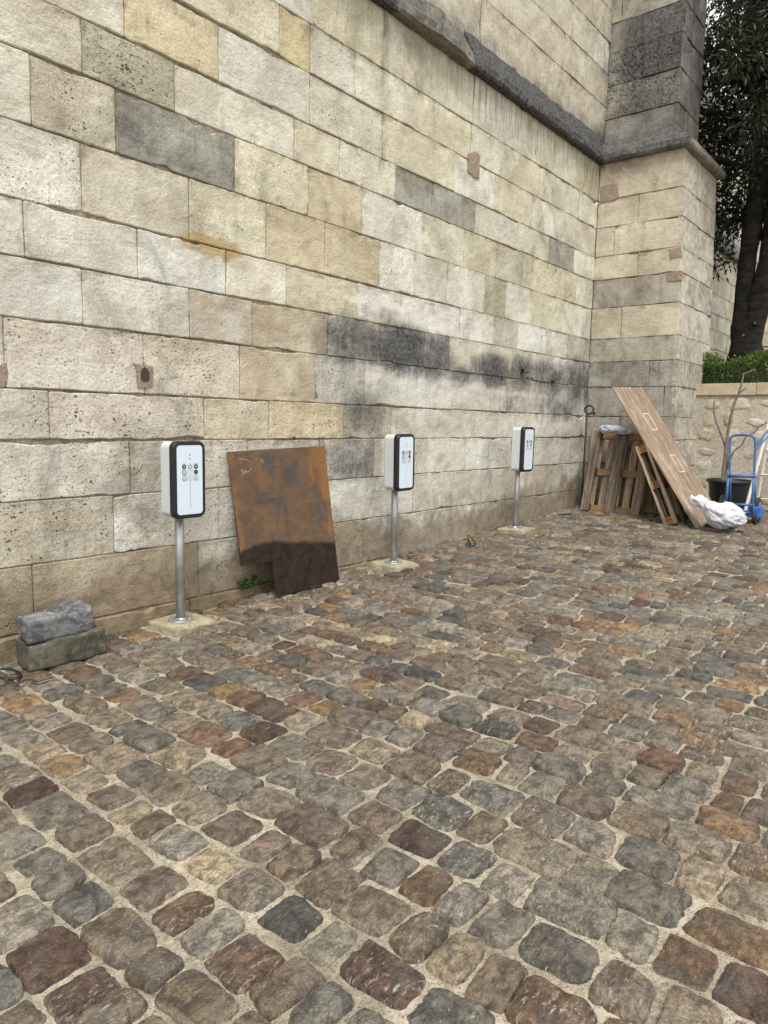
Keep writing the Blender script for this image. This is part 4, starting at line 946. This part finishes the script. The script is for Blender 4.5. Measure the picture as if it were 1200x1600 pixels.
# ------------------------------------------------------------------ plastic bundle on the pallet, white sack
def lump(name, spine, rad, squash, m, seed, fold=0.12, seg=30, n=8, parent=None):
    P_ = smooth_path(spine, n); N = len(P_); rr = []
    for i in range(N):
        f = i/(N-1)*(len(rad)-1); k = min(int(f), len(rad)-2); rr.append(rad[k]+(rad[k+1]-rad[k])*sst(0,1,f-k))
    vs, fs = tube(P_, rr, seg, True); out = []
    for i, v in enumerate(vs):
        c = P_[i//seg]; d = v-c; a = 2*math.pi*(i % seg)/seg; s = (i//seg)/N
        if fold < 0.34: w = 1 + fold*(0.55*nz(math.cos(a)*1.3+seed, math.sin(a)*1.3, s*2.5) + 0.75*(0.35-abs(nz(math.cos(a)*1.7+seed+s*2.5, math.sin(a)*1.7, s*3.2+0.6*nz(s*5, a)))*1.6) + 0.4*(0.3-abs(nz(s*7+math.cos(a)*2+seed, math.sin(a)*5, 4))*1.5))
        else: w = 1 + fold*(0.9*nz(math.cos(a)*1.4+seed, math.sin(a)*1.4, s*3.5) + 0.7*abs(nz(math.cos(a)*3+seed, math.sin(a)*3, s*6+a)) - 0.25 + 0.5*abs(nz(s*13+seed, a*1.3, 4)))
        out.append(c + V((d.x*w, d.y*w, d.z*w*squash)))
    return mesh_obj(name, out, fs, m, parent, smooth=True)
sk = thing('white_sack', 'crumpled white woven sack slumped against the foot of the plywood sheet', 'sack', onG(1125, 822))
so_ = sk.location.copy(); gzz = gz(9.0)
def sp(x, y, X): return onX(x, y, X)-so_
lump('sack_body', [sp(1098,787,8.86), sp(1108,794,8.86), sp(1122,803,8.88), sp(1136,806,8.9), sp(1150,810,8.92), sp(1160,814,8.93), sp(1166,816,8.93)], [0.05,0.10,0.165,0.17,0.13,0.08,0.02], 0.86, SACKM, 3, 0.33, 64, 14)
lump('sack_neck', [sp(1080,774,8.85), sp(1083,781,8.85), sp(1092,784,8.85), sp(1103,789,8.86)], [0.012,0.05,0.055,0.075], 1.0, SACKM, 6, 0.35, 24)
lump('sack_neck', [sp(1091,773,8.87), sp(1094,778,8.87), sp(1100,785,8.87)], [0.012,0.045,0.06], 1.0, SACKM, 9, 0.35, 20)
for o in list(COL.objects):
    if o.name.startswith('sack_') and o.parent is None: o.parent = sk
bt = onX(958, 671, 9.66)
bag = lump('plastic_bundle', [bt+V((-0.02,0.20,-0.015)), bt+V((0,0.14,0)), bt+V((0,0.02,0.0)), bt+V((0.01,-0.10,-0.005)), bt+V((0.02,-0.19,-0.02)), bt+V((0.03,-0.27,-0.03))], [0.02,0.065,0.062,0.058,0.045,0.03], 0.85, FILM, 2, 0.4, 28)
tag(bag, 'crumpled white and blue plastic bundle resting on top of the front pallet', 'plastic bundle')

# ------------------------------------------------------------------ garden wall, hedge
GX = 10.90; GT = 2.21
gw = quad_core('garden_wall', bx_quads(GX+0.006, GX+0.45, -7.0, -1.16, 0.2, GT-0.17), RUBM)
tag(gw, 'low pointed rubble garden wall with smooth coping beside the buttress', 'wall')
y = -1.17
for w in (0.86, 0.95, 1.1, 1.0, 1.1, 0.8):
    o = bm_obj('coping_stone', box_bm(0.50, w-0.006, 0.165, (GX+0.225, y-w/2, GT-0.085), 0.008, 2, None, 0.003, w*7), m_rough_stone('coping_limestone', (0.42,0.35,0.24), (0.49,0.42,0.305), (0.36,0.295,0.20)) if w == 0.86 else bpy.data.materials['coping_limestone'], gw); y -= w
RUBS = [m_rough_stone('rubble_ochre', (0.36,0.295,0.20), (0.46,0.40,0.30), (0.24,0.19,0.125)), m_rough_stone('rubble_cream', (0.48,0.43,0.335), (0.56,0.52,0.43), (0.36,0.30,0.215)), m_rough_stone('rubble_grey', (0.38,0.34,0.265), (0.46,0.42,0.335), (0.28,0.235,0.165))]
rn = random.Random(21); z = 1.99
while z > 0.5:
    hr = rn.uniform(0.075, 0.125); y = -1.26-rn.uniform(0,0.12)
    while y > -6.8:
        w = rn.choice([rn.uniform(0.12,0.2), rn.uniform(0.2,0.32), rn.uniform(0.3,0.46)]); h = hr*rn.uniform(0.55, 1.1); yc = y-w/2; zc = z-hr+rn.uniform(-0.03,0.03); sd_ = rn.uniform(0, 50); tl = rn.gauss(0, 0.12)
        NA = 18; pr_ = rn.uniform(-0.005, 0.004); vs = [(GX-pr_-0.004, yc, zc)]; fs = []
        for r, dd in ((0.45, pr_+0.003), (0.8, pr_), (1.0, -0.012)):
            for k in range(NA):
                a = 2*math.pi*k/NA; ca, sa = math.cos(a), math.sin(a); q = (abs(ca)**2.6+abs(sa)**2.6)**(-1/2.6)*(1+0.30*nz(ca*1.6+sd_, sa*1.6)+0.26*nz(ca*5+sd_, sa*5)+0.15*nz(ca*11+sd_, sa*11))
                ly, lz = r*q*ca*w/2, r*q*sa*h
                vs.append((GX-dd-0.010*nz(ca*r*3, sa*r*3, sd_), yc+ly*math.cos(tl)-lz*math.sin(tl), zc+ly*math.sin(tl)+lz*math.cos(tl)))
        for k in range(NA): fs.append((0, 1+(k+1)%NA, 1+k))
        for i in range(2):
            for k in range(NA): k2 = (k+1)%NA; fs.append((1+i*NA+k, 1+i*NA+k2, 1+(i+1)*NA+k2, 1+(i+1)*NA+k))
        if rn.random() < 0.85: mesh_obj('rubble_stone', vs, fs, rn.choice(RUBS), gw, smooth=True)
        y -= w+rn.uniform(0.03, 0.20)
    z -= 2*hr+rn.uniform(0.0, 0.03)
terr = quad_core('garden_terrace', [[(GX+0.45,-7,GT-0.2),(40,-7,GT-0.2),(40,-0.0,GT-0.2),(GX+0.45,-0.0,GT-0.2)], [(GX+0.45,-7,GT-0.2),(GX+0.45,-7,-0.5),(40,-7,-0.5),(40,-7,GT-0.2)]], SOIL); terr['kind'] = 'structure'
rn = random.Random(31); vs, fs, tn = [], [], []
for k in range(26000):
    y = rn.uniform(-6.5, -1.22); x = rn.uniform(11.12, 11.95); top = 2.50+0.16*sst(-1.3,-2.1,y)+0.05*nz(y*3, x*3)+0.03*nz(y*11, x*9)
    if rn.random() < 0.7:
        f = rn.random()
        if f < 0.45: x = 11.12+abs(rn.gauss(0,0.05))+0.03*nz(y*6,1)
        elif f < 0.55: y = -1.22-abs(rn.gauss(0,0.05))
        z = rn.uniform(GT-0.1, top) if f < 0.55 else top-abs(rn.gauss(0,0.04))
    else: z = rn.uniform(GT-0.1, top)
    hf = (z-GT)/(top-GT); leaf(vs, fs, tn, V((x,y,z)), rdir(rn)+V((-0.2,0,0.6)), rdir(rn), rn.uniform(0.03,0.055), rn.uniform(0.016,0.028), min(1, max(0, rn.gauss(0.25+0.45*(hf > 0.75), 0.22))))
hedge = thing('clipped_hedge', 'clipped green hedge growing behind the garden wall coping', 'hedge', (11.5,-1.3,GT-0.2))
mesh_obj('foliage', vs, fs, LEAF_H, hedge, dict(tint=tn), off=hedge.location)
sv, sf = [], []
for k in range(60):
    y = -1.3-k*0.085; a, b = tube([(11.5+rn.uniform(-0.25,0.25), y, GT-0.2), (11.5+rn.uniform(-0.35,0.35), y+rn.uniform(-0.1,0.1), GT+0.28)], [0.012,0.005], 5); sf += [tuple(i+len(sv) for i in q) for q in b]; sv += a
mesh_obj('stems', sv, sf, TWIG, hedge, off=hedge.location)

# ------------------------------------------------------------------ tree behind the hedge
TX = 13.0
tree = thing('evergreen_tree', 'dark forked evergreen tree rising behind the hedge beside the buttress', 'tree', (TX, -1.40, GT-0.2)); to = tree.location.copy()
def trp(x, y, X=TX): return onX(x, y, X)
limbs = []
def limb(name, pts, rads, seg=16, knots=()):
    P_ = smooth_path(pts, 7); N = len(P_); rr = []
    for i in range(N):
        f = i/(N-1)*(len(rads)-1); k = min(int(f), len(rads)-2); rr.append((rads[k]+(rads[k+1]-rads[k])*(f-k)))
    v, f = tube(P_, rr, seg)
    v = [p + (p-P_[i//seg])*(0.16*nz(p.x*4, p.y*4, p.z*3)+0.08*nz(p.x*11, p.y*11, p.z*8)) for i, p in enumerate(v)]
    limbs.append((v, f)); return P_
base = V((TX, -1.42, GT-0.35))
limb('t', [base, trp(1164,575), trp(1165,545), trp(1164,510), trp(1166,478)], [0.42,0.30,0.235,0.20,0.14], 20)
s1 = limb('l', [trp(1165,540), trp(1161,500), trp(1162,465), trp(1165,430), trp(1170,390), trp(1177,350), trp(1183,300), trp(1187,240), trp(1184,150), trp(1174,40), trp(1180,-150)], [0.20,0.16,0.14,0.135,0.138,0.14,0.14,0.13,0.12,0.10,0.06])
s2 = limb('r', [trp(1168,535), trp(1180,490), trp(1192,450), trp(1203,400), trp(1215,300), trp(1225,150), trp(1240,-50)], [0.20,0.19,0.17,0.16,0.15,0.12,0.07])
rn = random.Random(77); tips = []
for sgm in (s1, s2):
    for k in range(13):
        i = rn.randint(int(len(sgm)*0.42), len(sgm)-2); st = sgm[i]; dr = V((rn.uniform(-0.6,0.8), rn.uniform(-1,1), rn.uniform(0.1,0.8))).normalized(); L = rn.uniform(0.9, 2.2)
        e = st+dr*L*0.6+V((0,0,0.1)); f2 = st+dr*L+V((0,0,-0.25*rn.random())); limb('b', [st, e, f2], [0.055,0.035,0.012], 7)
        tips += [e, f2, (e+f2)/2]
v_, f_ = [], []
for v, f in limbs: f_ += [tuple(i+len(v_) for i in q) for q in f]; v_ += v
mesh_obj('trunk', v_, f_, BARK, tree, smooth=True, off=to)
for (x, y) in ((1162,524), (1180,505)):
    c = trp(x, y, TX-0.21); v, f = tube([c+V((0.1,0.02,0)), c, c+V((-0.02,0,0))], [0.045,0.042,0.03], 10); kn = mesh_obj('pruned_knot', v, f, BARK, tree, off=to)
    v, f = tube([c+V((-0.019,0,0)), c+V((-0.023,0,0))], [0.02,0.019], 10); mesh_obj('cut_face', v, f, GREYW, kn, off=to)
# foliage clumps
vs, fs, tn = [], [], []; clumps = []
cen = V((12.9, -1.6, 7.2))
for k in range(320):
    d = rdir(rn); r = rn.random()**0.45; p = cen+V((d.x*2.7*r, d.y*2.9*r, d.z*2.75*r))
    if p.z < 4.5 or (p.x < 11.6 and p.y > -1.0): continue
    clumps.append((p, rn.uniform(0.22, 0.46)))
for t_ in tips: clumps.append((t_, rn.uniform(0.25, 0.42)))
for (x, y) in ((1112,300),(1122,330),(1135,345),(1118,360),(1145,330),(1112,250),(1130,280),(1140,400),(1125,415),(1117,395),(1110,200),(1120,170),(1130,120),(1195,60),(1190,120),(1195,180),(1150,60),(1192,240),(1115,60),(1125,20),(1160,20),(1150,130),(1145,200),(1140,240),(1150,280)): clumps.append((trp(x, y, TX+rn.uniform(-0.6,0.9)), rn.uniform(0.2,0.34)))
for p, r in clumps:
    if p.z < 4.35: continue
    br = rn.uniform(0, 0.5)
    for k in range(int(360*r)):
        d = rdir(rn); q = p + d*r*rn.random()**0.5*1.1; q.z -= 0.08*rn.random()
        if q.y > -0.15 or (q.x < 11.7 and q.y > -1.25): continue
        leaf(vs, fs, tn, q, d*0.6+V((rn.uniform(-0.4,0.4), rn.uniform(-0.4,0.4), rn.uniform(-0.9,0.25))), rdir(rn), rn.uniform(0.08,0.14), rn.uniform(0.028,0.046), min(1, max(0, br+rn.gauss(0.15,0.2))))
mesh_obj('crown', vs, fs, LEAF_T, tree, dict(tint=tn), off=to)

# ------------------------------------------------------------------ pot with bare shrub
PX = 10.33; pc0 = onX(1137, 800, PX); potz = gz(PX)
pot = thing('plant_pot', 'large black plastic plant pot standing before the garden wall', 'plant pot', (PX, pc0.y, potz+0.001))
prof = [(0.0,0.0),(0.205,0.0),(0.215,0.02),(0.265,0.40),(0.268,0.415),(0.29,0.418),(0.295,0.43),(0.295,0.455),(0.285,0.462),(0.268,0.455),(0.258,0.36)]
vs, fs = [], []; NS = 36
for r, z in prof:
    for k in range(NS): a = 2*math.pi*k/NS; vs.append((r*math.cos(a), r*math.sin(a), z))
for i in range(len(prof)-1):
    for k in range(NS): k2 = (k+1)%NS; fs.append((i*NS+k, i*NS+k2, (i+1)*NS+k2, (i+1)*NS+k))
mesh_obj('shell', vs, fs, POTM, pot, smooth=True)
sv = [(0,0,0.375)]+[(0.257*math.cos(2*math.pi*k/NS), 0.257*math.sin(2*math.pi*k/NS), 0.36) for k in range(NS)]
mesh_obj('soil', sv, [(0, 1+k, 1+(k+1)%NS) for k in range(NS)], SOIL, pot)
shrub = thing('bare_shrub', 'leafless grey shrub with long bare stems growing in the black pot', 'shrub', (PX, pc0.y, potz+0.37)); sh0 = shrub.location.copy()
def stem(px, rads, nm='stem'):
    pts = [onX(x, y, PX+dx) for x, y, dx in px]; P_ = smooth_path(pts, 5); N = len(P_)
    rr = [rads[0]+(rads[1]-rads[0])*i/(N-1) for i in range(N)]
    v, f = tube(P_, rr, 8); v = [p+(p-P_[i//8])*0.3*nz(p.x*30, p.y*30, p.z*30) for i, p in enumerate(v)]
    mesh_obj(nm, v, f, TWIG, shrub, smooth=True, off=sh0)
stem([(1129,758,0.02),(1131,735,0),(1135,712,0),(1137,680,0),(1143,647,0),(1148.5,628,0),(1155.5,611,0),(1162.5,583,0)], (0.026,0.011))
stem([(1162.5,584,0),(1170,582,0),(1180,577,0)], (0.010,0.005)); stem([(1153,617,0),(1159,611,0),(1166,606,0)], (0.011,0.007)); stem([(1180,577,0),(1180,583,0)], (0.004,0.003))
stem([(1133,730,0),(1134.5,705,-0.03),(1127.5,681,-0.04),(1119,658,-0.05),(1115,639,-0.05),(1117,625,-0.05)], (0.016,0.009))
stem([(1137,735,0.04),(1140,722,0.04),(1147,705,0.03),(1159,695,0.03),(1166,682,0.03),(1178,676,0.03),(1185,667,0.03),(1200,660,0.03),(1220,652,0.03)], (0.012,0.006))
stem([(1128,760,-0.05),(1132,720,-0.05),(1135,690,-0.06),(1138,676,-0.06)], (0.022,0.014)); stem([(1132,752,0.1),(1137,725,0.1),(1138,712,0.1)], (0.013,0.008))

# ------------------------------------------------------------------ blue hand truck
HX = 9.62; ht0 = V((HX, -2.17, gz(HX)))
ht = thing('hand_truck', 'blue steel hand truck with small wheels standing before the pot', 'hand truck', ht0)
def hp(x, y, X): return onX(x, y, X)-ht0
def bar(nm, pts, r, m=BLUE, sm=5, par=None):
    v, f = tube(smooth_path(pts, sm) if sm else pts, r, 10); return mesh_obj(nm, v, f, m, par or ht, smooth=True)
bar('handle_loop', [hp(1140,742,9.66), hp(1140.5,715,9.68), hp(1140.5,692,9.70), hp(1142,684,9.70), hp(1148,680.5,9.70), hp(1160,679.5,9.70), hp(1172,680.5,9.70), hp(1178.5,684,9.70), hp(1180,692,9.70), hp(1179.5,715,9.68), hp(1178.5,742,9.66)], 0.014)
bar('frame_rail', [hp(1138.5,738,9.66), hp(1134,793,9.60)], 0.017, BLUE, 0); bar('frame_rail', [hp(1179,738,9.66), hp(1174,800,9.60)], 0.017, BLUE, 0)
bar('inner_rail', [hp(1141.5,744,9.72), hp(1141,790,9.74)], 0.011, BLUE, 0); bar('inner_rail', [hp(1180,744,9.72), hp(1180,795,9.76)], 0.011, BLUE, 0)
bar('cross_bar', [hp(1136.5,744,9.65), hp(1180.5,744,9.65)], 0.022, BLUE, 0); bar('cross_bar', [hp(1134,787.5,9.60), hp(1176,789,9.60)], 0.014, BLUE, 0); bar('cross_bar', [hp(1146,798,9.62), hp(1174,799,9.62)], 0.012, BLUE, 0)
bar('folding_arm', [hp(1180,698,9.72), hp(1190,686,9.78), hp(1199,674,9.84), hp(1210,660,9.90)], 0.015); bar('folding_arm', [hp(1181,704,9.72), hp(1191,692,9.78), hp(1200,681,9.84)], 0.011)
bm = box_bm(0.10, 0.16, 0.14, hp(1180,800,9.66), 0.02, 2); bm_obj('wheel_housing', bm, BLUE2, ht)
def wheel(c, r, w):
    o = len(ht.children); c = V(c)
    v, f = tube([c+V((0,-w/2,0)), c+V((0,-w/2+0.008,0)), c+V((0,w/2-0.008,0)), c+V((0,w/2,0))], [r*0.88, r, r, r*0.88], 22); wo = mesh_obj('wheel', v, f, TYRE, ht, smooth=False)
    v, f = tube([c+V((0,-w/2-0.003,0)), c+V((0,w/2+0.003,0))], r*0.45, 14); mesh_obj('hub', v, f, GALV, wo)
bar('axle', [V((0.06,0.20,0.11)), V((0.06,-0.26,0.11))], 0.01, IRON, 0)
wheel((0.06,-0.235,0.10), 0.10, 0.045); wheel((0.20,-0.235,0.105), 0.10, 0.045); wheel((0.13,-0.235,0.23), 0.10, 0.045)
wheel((0.06,0.175,0.10), 0.10, 0.045); wheel((0.13,0.175,0.23), 0.10, 0.045)
bm = box_bm(0.30, 0.34, 0.008, (-0.40, 0.03, 0.024), 0.003, 1); bm_obj('toe_plate', bm, BLUE, ht)
bar('toe_strut', [V((-0.26,0.13,0.03)), V((-0.05,0.15,0.10)), hp(1134,793,9.60)], 0.012); bar('toe_strut', [V((-0.26,-0.09,0.03)), V((-0.05,-0.1,0.10)), hp(1174,800,9.60)], 0.012)

# ------------------------------------------------------------------ step ladder
LX = 9.98; la0 = onX(1161, 806, LX); la0.z = gz(LX)+0.003
lad = thing('step_ladder', 'pale aluminium step ladder standing open beside the blue hand truck', 'ladder', la0)
apex = V((LX+0.22, onX(1207,643,LX+0.22).y, onX(1207,643,LX+0.22).z))-la0; b1 = V((0.50, onX(1178,801,LX+0.45).y-la0.y, gz(0.5)))
wv = V((0, -0.46, 0))
def lbar(nm, a, b, r=0.019): v, f = tube([a, b], r, 8, True, 0.6); mesh_obj(nm, v, f, ALU, lad)
for off_ in (V((0,0,0)), wv):
    lbar('rear_leg', V((0,0,0))+off_*1.08, apex+off_*0.9+V((-0.02,0,0))); lbar('front_rail', b1+off_*1.08, apex+off_*0.9+V((0.02,0,0)))
for q in (0.16, 0.40, 0.64, 0.86): lbar('rung', lerp(b1, apex, q)+V((0,0.0,0)), lerp(b1+wv*1.08, apex+wv*0.9, q), 0.014)
lbar('brace', wv*0.02+apex*0.2, wv*1.05+apex*0.2, 0.010)
bm = box_bm(0.12, 0.46, 0.03, apex+wv*0.45+V((0,0,0.012)), 0.006, 1); bm_obj('top_cap', bm, ALU, lad)
